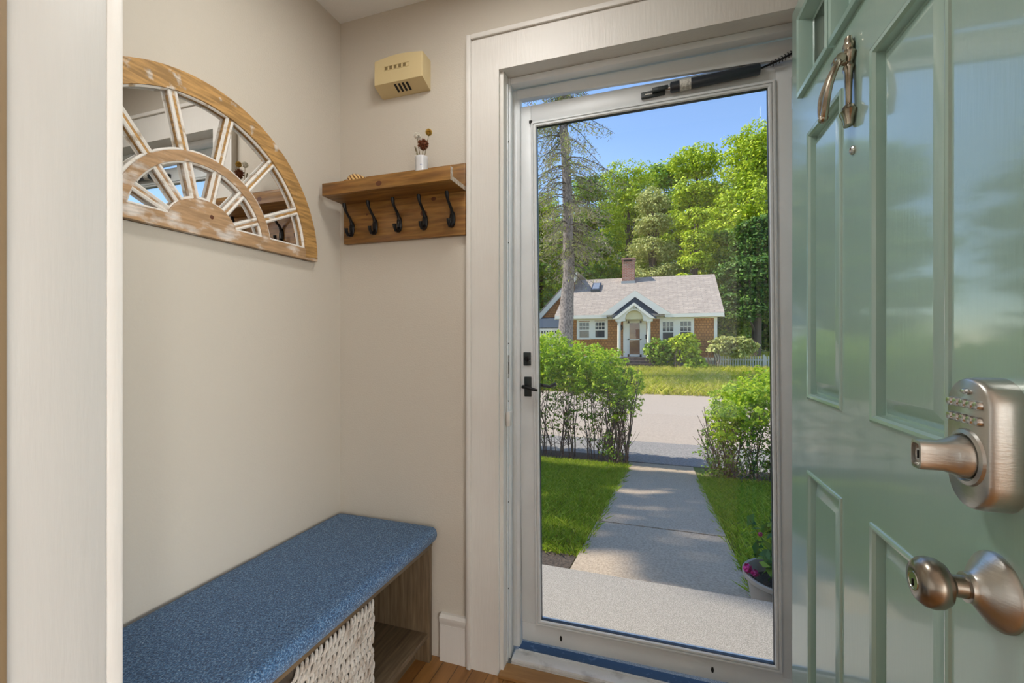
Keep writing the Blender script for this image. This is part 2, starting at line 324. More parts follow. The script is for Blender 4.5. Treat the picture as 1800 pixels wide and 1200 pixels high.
# cased opening the camera looks through
struct(MB().box(.425, .437, -1.117, -1.012, 0, 2.12, bevel=.002).build('trim_1', M['jamb_paint']))
struct(MB().box(.33, .437, -1.012, -.991, 0, 2.2, bevel=.003).build('trim_2', M['trim']))
struct(MB().box(.34, .447, -1.140, -1.1175, 0, 2.2, bevel=.003).build('trim_3', M['shaded_brown']))
# door casing with a raised outer bead
mb = MB()
mb.box(.549, .663, -.018, 0, 0, 2.176); mb.box(.663, 1.60, -.018, 0, 2.044, 2.176); mb.box(1.60, 1.69, -.018, 0, 0, 2.176)
struct(mb.build('trim_4', M['trim']))
mb = MB(); mb.box(.546, .563, -.027, -.018, 0, 2.179, bevel=.003); mb.box(.563, 1.69, -.027, -.018, 2.162, 2.179, bevel=.003); struct(mb.build('trim_5', M['trim']))
# jambs, stops, storm frame
mb = MB(); mb.box(.663, .674, -.003, .13, 0, OZ); mb.box(1.583, 1.60, 0, .13, 0, OZ); mb.box(.674, 1.583, 0, .13, OZ - .012, OZ); struct(mb.build('trim_6', M['trim']))
mb = MB(); mb.box(.674, .682, .048, .075, .02, OZ - .012, bevel=.002); mb.box(.682, 1.583, .048, .085, 2.026, OZ - .012, bevel=.003); struct(mb.build('trim_7', M['alu']))
mb = MB(); mb.box(.674, .690, .098, .112, .03, 2.03, bevel=.002); mb.box(.690, .700, .100, .108, .03, 2.02); mb.prism([(.690, .098, 1.998), (1.583, .098, 1.972), (1.583, .098, 2.03), (.690, .098, 2.03)], (0, .013, 0)); mb.box(.674, 1.583, .112, .128, 1.998, 2.03)
mb.box(.674, .700, .112, .128, .03, 2.0); mb.box(1.565, 1.583, .098, .128, .03, 2.0)
struct(mb.build('trim_8', M['alu']))
# metal weatherstrip with screws and strike plates, on the latch jamb
ws = thing('weatherstrip', 'white metal weatherstrip running up the latch side jamb of the doorway', 'weatherstrip', (.6745, .03, .02))
MB().box(0, .004, 0, .014, 0, 2.0, bevel=.001).build('strip', M['alu'], ws)
for z in (.25, .55, .90, 1.10, 1.45, 1.8): MB().lathe([(.0025, 0), (.002, .0015), (0, .0018)], (.004, .006, z), 'x', 8).build('screw', M['dark'], ws)
MB().box(.004, .0055, .001, .013, .98, 1.06).build('strike_plate', M['steel'], ws); MB().box(.0055, .006, .004, .009, .995, 1.035).build('strike_hole', M['dark'], ws)
MB().box(.002, .016, -.012, .012, .815, .865, bevel=.003).build('latch_block', M['trim'], ws)
# threshold
sbox('trim_9', M['oak_strip'], .664, 1.60, -.03, .036, 0, .012, bevel=.003)
mb = MB(); mb.box(.69, 1.583, .037, .088, -.02, .030, bevel=.003)
for k in range(3): mb.box(.69, 1.583, .0345, .038, .004 + k * .008, .0085 + k * .008)
mb.box(.70, 1.583, .080, .088, .030, .033)
for x in (.735, .748, .985, .998): mb.lathe([(.004, .0302), (.003, .0312), (0, .0313)], (x, .055, 0), 'z', 8)
struct(mb.build('trim_10', M['alu_worn']))
sbox('trim_11', M['pan'], .69, 1.583, .088, .16, -.03, .012)
# baseboards
def baseboard(name, y1):
    mb = MB(); mb.box(.44, .549, y1 - .016, y1, 0, .128); mb.prism([(.44, y1, .164), (.44, y1 - .012, .164), (.44, y1 - .021, .156), (.44, y1 - .021, .143), (.44, y1 - .015, .134), (.44, y1 - .015, .128), (.44, y1, .128)], (.109, 0, 0))
    return struct(mb.build(name, M['trim']))
baseboard('baseboard_front', 0)
sbox('baseboard_left', M['trim'], 0, .012, -.985, 0, 0, .14)

# ------------------------------------------------------------------ green entry door, swung inward
door = thing('door_1', 'green paneled entry door standing open, with brass knocker, keypad lock and knob', 'door', (1.528, -.004, 0), -PI / 2 + .0215, kind='structure')
T = .044; DW = .845
rows = [(.008, .20, None), (.20, .805, 'p'), (.805, .985, None), (.985, 1.645, 'p'), (1.645, 1.77, None), (1.77, 1.957, 'l'), (1.957, 2.035, None)]
mb = MB()
for z0, z1, k in rows:
    cuts = {None: [(0, DW)], 'p': [(0, .133), (.343, .47), (.692, DW)], 'l': [(0, .098), (.286, .316), (.504, .534), (.722, DW)]}[k]
    for a, b in cuts: mb.box(a, b, 0, T, z0, z1)
bmesh.ops.remove_doubles(mb.bm, verts=mb.bm.verts, dist=1e-5)
mb.build('stile_and_rail_frame', M['green'], door, smooth=False)
def rings(mb, s0, s1, z0, z1, prof, cap=True):
    pr = None
    for i, y in prof:
        r = [mb.bm.verts.new(p) for p in ((s0 + i, y, z0 + i), (s1 - i, y, z0 + i), (s1 - i, y, z1 - i), (s0 + i, y, z1 - i))]
        if pr:
            for k in range(4): mb.bm.faces.new((pr[k], pr[(k + 1) % 4], r[(k + 1) % 4], r[k]))
        pr = r
    if cap: mb.bm.faces.new(pr)
PR = [(-.001, .0), (.000, -.003), (.004, -.0045), (.009, -.003), (.0125, .002), (.014, .0155), (.018, .016), (.045, .0035), (.047, .0035)]
for a, b in ((.133, .343), (.47, .692)):
    for z0, z1 in ((.20, .805), (.985, 1.645)):
        mb = MB(); rings(mb, a, b, z0, z1, PR); mb.box(a, b, .016, .03, z0, z1); mb.build('raised_panel', M['green'], door, angle=28, recalc=False)
for a, b in ((.098, .286), (.316, .504), (.534, .722)):
    mb = MB(); rings(mb, a - .008, b + .008, 1.762, 1.965, [(-.004, 0), (-.003, -.012), (.004, -.015), (.010, -.012), (.014, -.002), (.016, .018), (.022, .02)], cap=False)
    l = mb.build('window_lite', M['green'], door, angle=28)
    MB().box(a + .004, b - .004, .020, .024, 1.776, 1.951).build('pane', M['glass'], l, smooth=False)
# knocker
kn = thing('knocker', None, None, (.395, 0, 1.63)); kn.parent = door; tag(kn, 'antique brass door knocker')
MB().lathe([(0, -.087), (.009, -.084), (.011, -.072), (.017, -.058), (.012, -.053), (.011, -.048), (.006, -.043), (.007, -.01), (.008, .018), (.011, .027), (.008, .036), (.013, .048), (.014, .054), (.009, .062), (.011, .068), (.010, .074), (.008, .078), (.007, .086), (0, .088)], (0, -.008, 0), 'z', 16, sx=1.35, sy=.85).build('back_plate', M['brass'], kn)
MB().tube([(-.013, -.024, .045), (.013, -.024, .045)], .0085, 12).ball((0, -.018, .045), (.009, .016, .012)).build('pivot', M['brass'], kn)
lp = []; rr = []
for k in range(28):
    a = 2 * PI * k / 28; c, s_ = math.cos(a), math.sin(a); tt = (1 - c) / 2
    lp.append((.021 * s_ * (1 - .25 * tt), -.024 - .026 * tt - .008 * math.sin(PI * tt), .045 - .108 * tt)); rr.append(.0048 + .0022 * tt)
MB().tube(lp, rr, 10, closed=True).ball((0, -.05, -.064), .0095).build('striker_ring', M['brass'], kn)
MB().lathe([(.0085, 0), (.0085, -.003), (.006, -.0055), (.005, -.0055), (.004, -.003), (0, -.0028)], (.397, 0, 1.497), 'y', 20).build('peephole', M['nickel'], door)
# keypad deadbolt
kl = thing('keypad_lock', None, None, (.78, 0, 1.012)); kl.parent = door; tag(kl, 'satin nickel keypad deadbolt')
def stad(hw, hh, y, n=14, top=.030, bot=.034):
    p = []
    for k in range(n + 1):
        a = PI * k / n; p.append((hw * math.cos(a), y, hh - top + top * math.sin(a)))
    for k in range(n + 1):
        a = PI + PI * k / n; p.append((hw * math.cos(a), y, -hh + bot + bot * math.sin(a)))
    return p
mb = MB(); prof = [(1.0, 0), (1.0, -.022), (.985, -.026), (.95, -.0295), (.90, -.031)]; pr = None
for f, y in prof:
    r = [mb.bm.verts.new(p) for p in stad(.037 * f, .0745 * (1 - (1 - f) * .5), y)]
    if pr:
        for k in range(len(r)): mb.bm.faces.new((pr[k], pr[(k + 1) % len(r)], r[(k + 1) % len(r)], r[k]))
    else: mb.bm.faces.new(r)
    pr = r
mb.bm.faces.new(pr); mb.build('housing', M['nickel'], kl, angle=50)
for i, z in enumerate((.045, .0275)):
    for k in range(5):
        b = MB().lathe([(.0052, -.030), (.0052, -.0345), (.0042, -.0362), (0, -.0368)], (-.0232 + k * .0116, 0, z), 'y', 14).build('button', M['steel'], kl)
MB().lathe([(.007, -.030), (.007, -.033), (.005, -.0345), (0, -.035)], (0, 0, .0585), 'y', 18, sy=.5).build('entry_button', M['steel'], kl)
MB().lathe([(.033, -.030), (.031, -.0335), (.027, -.035), (.026, -.034), (.0255, -.031), (0, -.031)], (0, 0, -.016), 'y', 32).build('rosette', M['nickel'], kl)
mb = MB(); pr = None
for y, hw, hh, e in ((-.031, .024, .024, 2.0), (-.040, .0235, .0235, 2.2), (-.046, .0185, .020, 2.8), (-.056, .0125, .0165, 4), (-.074, .011, .0165, 5), (-.078, .0105, .016, 5), (-.0785, .0085, .013, 4), (-.074, .008, .0125, 4)):
    r = []
    for k in range(32):
        a = 2 * PI * k / 32; c, s_ = math.cos(a), math.sin(a); rad = (abs(c) ** e + abs(s_) ** e) ** (-1 / e); r.append(mb.bm.verts.new((hw * rad * c, y, -.016 + hh * rad * s_)))
    if pr:
        for k in range(32): mb.bm.faces.new((pr[k], pr[(k + 1) % 32], r[(k + 1) % 32], r[k]))
    pr = r
mb.bm.faces.new(pr); mb.build('turn_piece', M['nickel'], kl, angle=50)
MB().lathe([(.0068, -.0735), (.0068, -.0758), (0, -.0758)], (0, 0, -.016), 'y', 20).build('key_cylinder', M['steel'], kl)
MB().box(-.0008, .0008, -.0765, -.0757, -.0205, -.0115).build('keyhole', M['dark'], kl)
# knob
kb = thing('door_knob', None, None, (.775, 0, .846)); kb.parent = door; tag(kb, 'aged nickel keyed knob on a round rose')
MB().lathe([(.0425, 0), (.0425, -.003), (.041, -.006), (.034, -.012), (.024, -.019), (.0175, -.024), (.0165, -.026), (.0165, -.030), (.0145, -.0305), (0, -.0305)], (0, 0, 0), 'y', 40).build('rose', M['nickel'], kb)
MB().lathe([(.0125, -.030), (.012, -.042), (.0165, -.0455), (.024, -.050), (.0275, -.056), (.0285, -.063), (.0268, -.070), (.022, -.0755), (.014, -.078), (.0105, -.0782)], (0, 0, 0), 'y', 40).build('knob', M['nickel_dark'], kb)
MB().lathe([(.0108, -.0775), (.0104, -.0790), (.0092, -.0790), (.0088, -.0782), (.0085, -.0786), (0, -.0788)], (0, 0, 0), 'y', 28).build('key_cylinder', M['steel'], kb)
MB().box(-.0009, .0009, -.0796, -.0787, -.006, .002).build('keyhole', M['dark'], kb)
for z in (.25, 1.05, 1.82):
    MB().tube([(-.006, .006, z - .045), (-.006, .006, z + .045)], .006, 10).build('hinge', M['nickel'], door)

# ------------------------------------------------------------------ storm door, sagging a little towards its latch
SX = .878
st = thing('door_2', 'white aluminium storm door with one full clear pane, closer and black latch', 'door', (1.582, .118, .055), kind='structure')
st.rotation_euler = (0, -.0105, 0)
sw, zt, zb = .066, 1.932, 0.0
mb = MB(); mb.box(-SX, -SX + .052, 0, .03, .066, zt - .0, bevel=.002); mb.build('stile', M['alu'], st)
mb = MB(); mb.box(-.05, 0, 0, .03, zb + .05, zt, bevel=.002); mb.build('stile', M['alu'], st)
mb = MB(); mb.box(-SX + .052, -.05, .0005, .0295, zt - .062, zt, bevel=.002); mb.build('top_rail', M['alu'], st)
mb = MB(); mb.box(-SX, -.0, .0002, .0298, zb, .085 if False else .066, bevel=.002); mb.box(-SX + .052, -.05, .003, .027, .066, .082); mb.build('bottom_rail', M['alu'], st)
gx0, gx1, gz0, gz1 = -SX + .052, -.05, .066, zt - .062
mb = MB(); rings(mb, gx0, gx1, gz0, gz1, [(0, -.0005), (.001, -.007), (.005, -.009), (.009, -.009), (.0095, -.004), (.012, -.004), (.0125, -.008), (.018, -.008), (.021, -.003), (.0215, .010)], cap=False); mb.build('glazing_bead', M['alu'], st, angle=25)
mb = MB(); rings(mb, gx0 + .0205, gx1 - .0205, gz0 + .0205, gz1 - .0205, [(0, -.0035), (.002, -.002), (.002, .010)], cap=False); mb.build('rubber_gasket', M['charcoal_tube'], st)
MB().box(gx0 + .019, gx1 - .019, .012, .0155, gz0 + .019, gz1 - .019).build('glass_pane', M['glass'], st, smooth=False)
MB().box(gx0 - .004, gx0 + .006, -.0105, -.001, gz1 - .006, gz1 + .003).build('corner_key', M['dark'], st)
for x in (-.735, -.245):
    MB().lathe([(.0045, 0), (.003, -.001), (0, -.0012)], (x, 0, .032), 'y', 10, sy=2.2).build('screw_slot', M['dark'], st)
# closer
cl = thing('door_closer', 'dark tube closer', None, (-SX + .435, -.018, zt - .040)); cl.parent = st; cl.rotation_euler = (0, -.03, 0)
del cl['label']
MB().lathe([(.013, .09), (.0165, .093), (.0165, .345), (.015, .348), (.003, .348)], axis='x', sides=20).build('cylinder', M['charcoal_tube'], cl)
MB().lathe([(.0168, .119), (.0169, .120), (.0169, .152), (.0168, .153)], axis='x', sides=20).build('sticker', M['sticker'], cl)
MB().box(.0, .075, .006, .017, -.012, .008, bevel=.002).box(.035, .085, -.008, .008, -.004, .009, bevel=.002).build('bracket', M['black_plate'], cl)
MB().box(.012, .035, .0045, .0062, -.005, -.001).build('bracket_slot', M['sticker'], cl)
MB().tube([(.075, 0, 0), (.092, 0, 0)], .006, 10).build('stub', M['steel'], cl)
MB().tube([(.345, 0, 0), (.40, -.004, .012), (.47, -.012, .035)], .003, 8).build('rod', M['black'], cl)
hl = [(.378 + .0012 * k, .0085 * math.cos(k * .9), .007 + .0004 * k + .0085 * math.sin(k * .9)) for k in range(60)]
MB().tube(hl, .0013, 6).build('spring', M['black'], cl)
# latch and lock
lt = thing('latch_handle', None, None, (-SX + .032, 0, .918)); lt.parent = st
MB().box(-.013, .013, -.008, 0, -.035, .036, bevel=.002).build('latch_plate', M['black_plate'], lt)
MB().tube([(-.014, -.022, .001), (.004, -.026, -.001), (.024, -.030, -.006), (.042, -.032, -.009)], [.0085, .0085, .0075, .005], 12, flat=.8).tube([(0, -.006, 0), (0, -.024, 0)], .008, 12).build('lever', M['black'], lt)
MB().tube([(.0, .03, .02), (.004, .065, .012), (.03, .075, -.002), (.060, .078, -.006), (.085, .078, .004)], [.007, .007, .006, .0055, .007], 10).build('outer_handle', M['black'], lt)
MB().box(.006, .014, .03, .036, -.10, .03, bevel=.002).build('outer_plate', M['black_plate'], lt)
lk = thing('deadbolt_plate', None, None, (-SX + .030, 0, 1.018)); lk.parent = st
MB().box(-.014, .014, -.006, 0, -.024, .024, bevel=.002).build('plate', M['black_plate'], lk)
MB().lathe([(.009, -.005), (.009, -.010), (.0065, -.011), (0, -.011)], axis='y', sides=18).box(-.002, .002, -.015, -.010, -.008, .008).build('thumb_turn', M['black'], lk)

# ------------------------------------------------------------------ arched mirror on the left wall
MY, MZ, MR = -.56, 1.41, .412
mi = thing('arched_mirror', 'half-round mirror in a whitewashed oak sunburst frame hung on beige wall', 'mirror', (0, MY, MZ))
def arc(r0, r1, a0, a1, n=40):
    return [(0, r1 * math.cos(a0 + (a1 - a0) * k / n), r1 * math.sin(a0 + (a1 - a0) * k / n)) for k in range(n + 1)] + [(0, r0 * math.cos(a1 - (a1 - a0) * k / n), r0 * math.sin(a1 - (a1 - a0) * k / n)) for k in range(n + 1)]
def mp(pts, x0, x1, name, m, bevel=.002):
    return MB().prism([(x0, p[1], p[2]) for p in pts], (x1 - x0, 0, 0)).build(name, m, mi, angle=30)
mp(arc(.0005, MR - .01, 0, PI, 48), .001, .006, 'mirror_glass', M['mirror'])
mp(arc(MR - .054, MR, .02, PI - .02, 48), .001, .026, 'outer_arch', M['oak_frame'])
mp(arc(.188, .214, .05, PI - .05, 36), .006, .024, 'inner_arch', M['oak_base'])
b_ = math.asin(.036 / MR)
mp([(0, -MR, 0), (0, MR, 0), (0, MR - .001, .03), (0, MR - .05, .036), (0, .095, .036)] + [(0, .095 * math.cos(a), .02 + .075 * math.sin(a)) for a in np.linspace(.25, PI - .25, 18)] + [(0, -.095, .036), (0, -MR + .05, .036), (0, -MR + .001, .03)], .001, .025, 'base_rail', M['oak_base'])
KN = MB().lathe([(.006, 0), (.005, .0006), (0, .0007)], (.025, .02, .055), 'x', 10).build('wood_knot', M['knot'], mi)
for k in range(1, 7):
    a = PI * k / 7; d = Vector((0, math.cos(a), math.sin(a))); q = Vector((0, -math.sin(a), math.cos(a)))
    for r0, r1 in ((.088, .192), (.210, MR - .05)):
        hw = .0075
        MB().prism([Vector((.006, 0, 0)) + d * r0 - q * hw, Vector((.006, 0, 0)) + d * r1 - q * hw, Vector((.006, 0, 0)) + d * r1 + q * hw, Vector((.006, 0, 0)) + d * r0 + q * hw], (.013, 0, 0)).build('spoke', M['oak_frame'] if r0 > .2 else M['oak_base'], mi, smooth=False)
# worn white beads round every light of the mirror
def bead(r0, r1, a0, a1):
    g0, g1 = .0075 / r0, .0075 / r1; n = 10; p = []
    for k in range(n + 1): t = a0 + g1 + (a1 - a0 - 2 * g1) * k / n; p.append((.017, r1 * math.cos(t), r1 * math.sin(t)))
    for k in range(n + 1): t = a1 - g0 - (a1 - a0 - 2 * g0) * k / n; p.append((.017, r0 * math.cos(t), r0 * math.sin(t)))
    q = []
    for v in p:                                       # keep above the base rail
        q.append((v[0], v[1], max(v[2], .038)))
    MB().tube(q, .0048, 6, closed=True).build('white_bead', M['whitewash'], mi)
for k in range(7):
    a0, a1 = PI * k / 7, PI * (k + 1) / 7
    bead(.098, .187, a0, a1); bead(.216, MR - .055, a0, a1)

# ------------------------------------------------------------------ coat rack, shell, vase, flowers, chime
cr = thing('coat_rack', 'stained pine wall shelf with five black hooks beside the doorway', 'coat rack', (.033, 0, 1.497))
RW = .508
MB().box(0, RW, -.02, 0, 0, .248, bevel=.003).build('back_board', M['pine'], cr)
MB().box(0, RW, -.118, -.02, .150, .166).build('shelf', M['pine'], cr)
MB().box(0, RW, -.135, -.118, .150, .194, bevel=.0015).build('front_lip', M['pine'], cr)
MB().box(RW, RW + .0008, -.118, -.0205, .1505, .1655).box(RW, RW + .0008, -.1345, -.118, .1505, .1935).build('cut_end', M['pine_end'], cr)
for x, z, a, b in ((.105, .105, .004, .004), (.235, .095, .008, .006), (.345, .088, .014, .010), (.385, .135, .010, .007)):
    MB().lathe([(1, -.0203), (0, -.0206)], (x, 0, z), 'y', 12, sx=a, sy=b).build('knot', M['knot'], cr)
MB().lathe([(1, -.1352), (0, -.1355)], (.238, 0, .168), 'y', 10, sx=.012, sy=.009).build('knot', M['knot'], cr)
def hook(x):
    o = thing('hook', None, None, (x, -.02, .060)); o.parent = cr
    MB().ball((0, -.003, -.004), (.0115, .006, .030), 3).build('hook_plate', M['black'], o)
    MB().tube([(0, -.005, .012), (0, -.012, .030), (0, -.026, .042), (0, -.040, .056), (0, -.046, .072), (0, -.047, .080)], [.006, .0052, .0048, .005, .0072, .0058], 10).build('upper_prong', M['black'], o)
    MB().tube([(0, -.005, -.020), (0, -.014, -.032), (0, -.026, -.033), (0, -.034, -.022), (0, -.036, -.010)], [.0075, .006, .0052, .0058, .0066], 10).build('lower_prong', M['black'], o)
    return o
for x in (.040, .143, .247, .352, .460): hook(x)
sh = MB(); pts = []; 
pf = [(0, 0), (.012, .002), (.019, .010), (.0215, .020), (.020, .034), (.0165, .048), (.0135, .060), (.009, .074), (.004, .084), (0, .088)]
sh.lathe(pf, axis='x', sides=24)
so = sh.build('seashell', M['shell']); tag(so, 'cone-shaped seashell with amber stripes lying on the pine shelf', 'seashell'); so.scale = (1.25, 1.95, 1.75); so.location = (.100, -.072, 1.497 + .166 + .0385); so.rotation_euler = (0, .10, .12)
vx, vy, vz = .408, -.085, 1.497 + .1662
va = MB().lathe([(0, 0), (.020, 0), (.0215, .002), (.0215, .080), (.0225, .082), (.0225, .091), (.021, .0925), (.019, .091), (.019, .006), (0, .005)], axis='z', sides=28).build('bud_vase', M['porcelain'])
va.location = (vx, vy, vz); tag(va, 'small white porcelain vase with blue flowers painted on it, on the shelf', 'vase')
def dried(name, label, hx, hy, hz, r, m, n, spiky):
    o = thing(name, label, 'dried flower', (vx, vy, vz + .008), group='dried flowers in the porcelain vase')
    MB().tube([(hx * .15, hy * .15, 0), (hx * .4, hy * .4, .085), (hx, hy, hz - r * .5)], .0011, 6).build('stem', M['dry_stem'], o)
    d = unit(RNG.normal(size=(n, 3))); c = np.array([hx, hy, hz]) + d * r * .62
    a = unit(np.cross(d, RNG.normal(size=(n, 3)))); L = r * (.75 if spiky else .5); W = r * (.13 if spiky else .2)
    P = np.stack([c - d * L / 2, c + a * W, c + d * L / 2, c - a * W], 1); quads('flower_head', P, m, o)
    MB().ball((hx, hy, hz), r * .62, 2).build('flower_heart', m, o)
dried('dried_flower', 'round white dried strawflower leaning out of the porcelain vase', -.0135, -.006, .156, .0145, M['dry_white'], 260, False)
dried('dried_flower', 'round yellow dried strawflower, tallest in the porcelain vase', .027, .0, .165, .0140, M['dry_yellow'], 260, False)
dried('dried_flower', 'spiky dark brown dried flower low in the porcelain vase', .011, -.010, .122, .021, M['dry_brown'], 170, True)
o = thing('dried_sprig', 'thin grey-green dried sprig at the rim of the porcelain vase', 'dried flower', (vx, vy, vz + .008), group='dried flowers in the porcelain vase')
MB().tube([(-.004, 0, 0), (-.012, -.004, .085), (-.024, -.006, .122)], .001, 6).build('stem', M['dry_stem'], o)
c = np.array([[-.013 - .0105 * t, -.004, .088 + .034 * t] for t in RNG.uniform(-.3, 1, 60)]); quads('sprig_leaves', leafquads(c, RNG.normal(size=(60, 3)), .010, .004), M['needle'], o)

ch = thing('doorbell_chime', 'cream plastic doorbell chime box high on the wall above the shelf', 'doorbell chime', (.297, 0, 2.085))
mb = MB(); n = 12; fr = []
def chs(hw, hh, y, dz=0, rise=.010): return [(-hw, y, -hh + dz), (hw, y, -hh + dz)] + [(hw - 2 * hw * k / n, y, hh + dz + rise * math.sin(PI * k / n)) for k in range(n + 1)]
pr = None
for hw, hh, y, dz in ((.098, .052, 0, -.003), (.100, .052, -.012, -.003), (.0985, .0445, -.057, .008), (.0965, .0425, -.060, .008)):
    r = [mb.bm.verts.new(p) for p in chs(hw, hh, y, dz)]
    if pr:
        for k in range(len(r)): mb.bm.faces.new((pr[k], pr[(k + 1) % len(r)], r[(k + 1) % len(r)], r[k]))
    else: mb.bm.faces.new(r)
    pr = r
mb.bm.faces.new(pr); mb.build('cover', M['chime'], ch, angle=30)
for k in range(5): 
    v = MB().box(-.053 + k * .0185, -.042 + k * .0185, -.0605, -.0598, .012, .024).build('vent', M['chime_shade'], ch, smooth=False)
mb = MB(); mb.box(-.057, .045, -.0612, -.0600, .0245, .026); mb.box(-.057, .045, -.0612, -.0600, .010, .0115); mb.box(-.057, -.0555, -.0612, -.06, .0115, .0245); mb.box(.0435, .045, -.0612, -.06, .0115, .0245); mb.build('vent_surround', M['chime'], ch, smooth=False)
for k in range(4):
    x = -.022 + k * .016
    MB().quadface([(x, -.052, -.0388), (x + .009, -.052, -.0388), (x + .009, -.022, -.0523), (x, -.022, -.0523)]).build('bottom_slot', M['dark'], ch, smooth=False)

# ------------------------------------------------------------------ bench, cushion, basket
be = thing('storage_bench', 'low grey-brown wooden storage bench with open cubby along the wall', 'bench', (0, 0, 0))
MB().box(.015, .412, -.040, -.022, 0, .402, bevel=.0015).build('side_panel', M['bench_side'], be)
MB().box(.015, .412, -.978, -.960, 0, .402, bevel=.0015).build('side_panel', M['bench_side'], be)
MB().box(.015, .414, -.980, -.020, .402, .420, bevel=.0015).build('bench_top', M['bench_wood'], be)
MB().box(.03, .406, -.960, -.040, .085, .103, bevel=.0015).build('shelf', M['bench_wood'], be)
MB().box(.015, .03, -.960, -.040, .02, .402).build('back_panel', M['bench_side'], be)
MB().box(.34, .356, -.960, -.040, 0, .085).build('toe_kick', M['bench_wood'], be)
cu = MB(); cu.box(.004, .437, -.982, -.010, .420, .476, bevel=.026, seg=5)
cu = cu.build('bench_cushion', M['cushion'], angle=80); tag(cu, 'long blue woven seat cushion lying on the wooden bench', 'cushion')
md = cu.modifiers.new('round', 'SUBSURF'); md.levels = 1; md.render_levels = 1
bk = thing('wicker_basket', 'whitewashed woven basket standing in the cubby of the bench', 'basket', (0, 0, .1035))
BY0, BY1, BX = -.64, -.345, .400; BH = .285
mb = MB(); mb.box(.06, BX - .006, BY0 + .006, BY1 - .006, 0, BH - .005); mb.build('basket_core', M['wicker_gap'], bk)
mb = MB(); nr, ncol = 13, 19
for i in range(nr):
    z = BH * (i + .5) / nr; big = i in (6, 7)
    for j in range(ncol):
        y = BY0 + (BY1 - BY0) * (j + .5 + (.25 if i % 2 else -.1)) / ncol
        if y > BY1 - .004: continue
        sl = (.015 if i % 2 else .011) * (0.15 if big else 1); h = .0135 * (1.0 if big else 1.25); rd = .0068 if not big else .0076
        dx = random.uniform(-.002, .002)
        mb.tube([(BX - .004 + dx, y - sl * .9, z - h), (BX + .004 + dx, y - sl * .4, z - h * .5), (BX + .006 + dx, y, z), (BX + .004 + dx, y + sl * .4, z + h * .5), (BX - .004 + dx, y + sl * .9, z + h)], [.003, rd * .85, rd, rd * .85, .003], 7, flat=.75)
mb.build('weave', M['wicker'], bk)
mb = MB()
for i in range(nr):
    z = BH * (i + .5) / nr
    for j in range(18):
        x = .07 + (BX - .07) * (j + .5 + (.25 if i % 2 else -.1)) / 18; sl = .010 if i % 2 else -.010
        mb.tube([(x - sl, BY1 - .006, z - .013), (x, BY1 + .001, z), (x + sl, BY1 - .006, z + .013)], [.003, .0078, .003], 6)
mb.build('weave', M['wicker'], bk)

# ------------------------------------------------------------------ ground outside
def zg(y):
    ys = [-1, 1.0, 6.9, 7.3, 16.0, 16.4, 23.0, 30, 90]; zs = [-.28, -.28, -1.05, -1.08, -.82, -.72, -.33, -.25, .3]
    return float(np.interp(y, ys, zs))
def ground(name, m, x0, x1, ys, dz=0., bumpy=0, thick=.25):
    mb = MB(); xs = np.linspace(x0, x1, max(2, int((x1 - x0) / 1.5) + 2)) if not callable(x0) else None
    top = [[mb.bm.verts.new((x, y, zg(y) + dz)) for x in xs] for y in ys]; bot = [[mb.bm.verts.new((x, y, zg(y) + dz - thick)) for x in xs] for y in ys]
    for A, f in ((top, 0), (bot, 1)):
        for i in range(len(ys) - 1):
            for j in range(len(xs) - 1): mb.bm.faces.new((A[i][j], A[i][j + 1], A[i + 1][j + 1], A[i + 1][j])[::-1 if f else 1])
    per = [(0, j) for j in range(len(xs))] + [(i, len(xs) - 1) for i in range(1, len(ys))] + [(len(ys) - 1, j) for j in range(len(xs) - 2, -1, -1)] + [(i, 0) for i in range(len(ys) - 2, 0, -1)]
    for k in range(len(per)):
        a, b = per[k], per[(k + 1) % len(per)]; mb.bm.faces.new((top[a[0]][a[1]], bot[a[0]][a[1]], bot[b[0]][b[1]], top[b[0]][b[1]]))
    return struct(mb.build(name, m, angle=25))
WX0, WX1 = .64, 1.675
yl = [.13, 1, 2, 3, 4, 5, 6, 6.9]
ground('lawn_near_west', M['lawn'], -14, WX0 - .01, yl); ground('lawn_near_east', M['lawn'], WX1 + .01, 14, yl)
ground('mulch_bed_west', M['mulch'], -7, .58, [5.75, 6.4, 6.9, 7.3], .03); ground('mulch_bed_east', M['mulch'], 1.86, 6, [5.6, 6.4, 6.9], .02)
ground('mulch_bed_stoop', M['mulch'], -2.0, .62, [1.02, 1.65], .008)
ys_ = [1.0, 1.85, 2.55, 3.62, 4.9, 6.75]
for a, b in zip(ys_, ys_[1:]): ground('walkway_slab', M['concrete'], WX0 + random.uniform(-.01, .01), WX1 + random.uniform(-.01, .01), [a + .006, (a + b) / 2, b - .006], .025 + random.uniform(-.006, .006))
ground('road_apron', M['apron'], -14, 14, [6.92, 7.3, 8.6], .012)
ground('road', M['asphalt'], -40, 40, [8.6, 11, 13, 16.0], .0)
M['lawn_f'] = mat('far_lawn', (.26, .30, .04), .95, var=(.34, .31, .09), vscale=2)
ground('lawn_far', M['lawn_f'], -40, 40, [16.0, 16.4, 18, 20, 23, 30, 60, 90])
struct(MB().box(.10, 2.1, .135, 1.0, -.40, -.12, bevel=.008).build('stoop', M['stoop']))
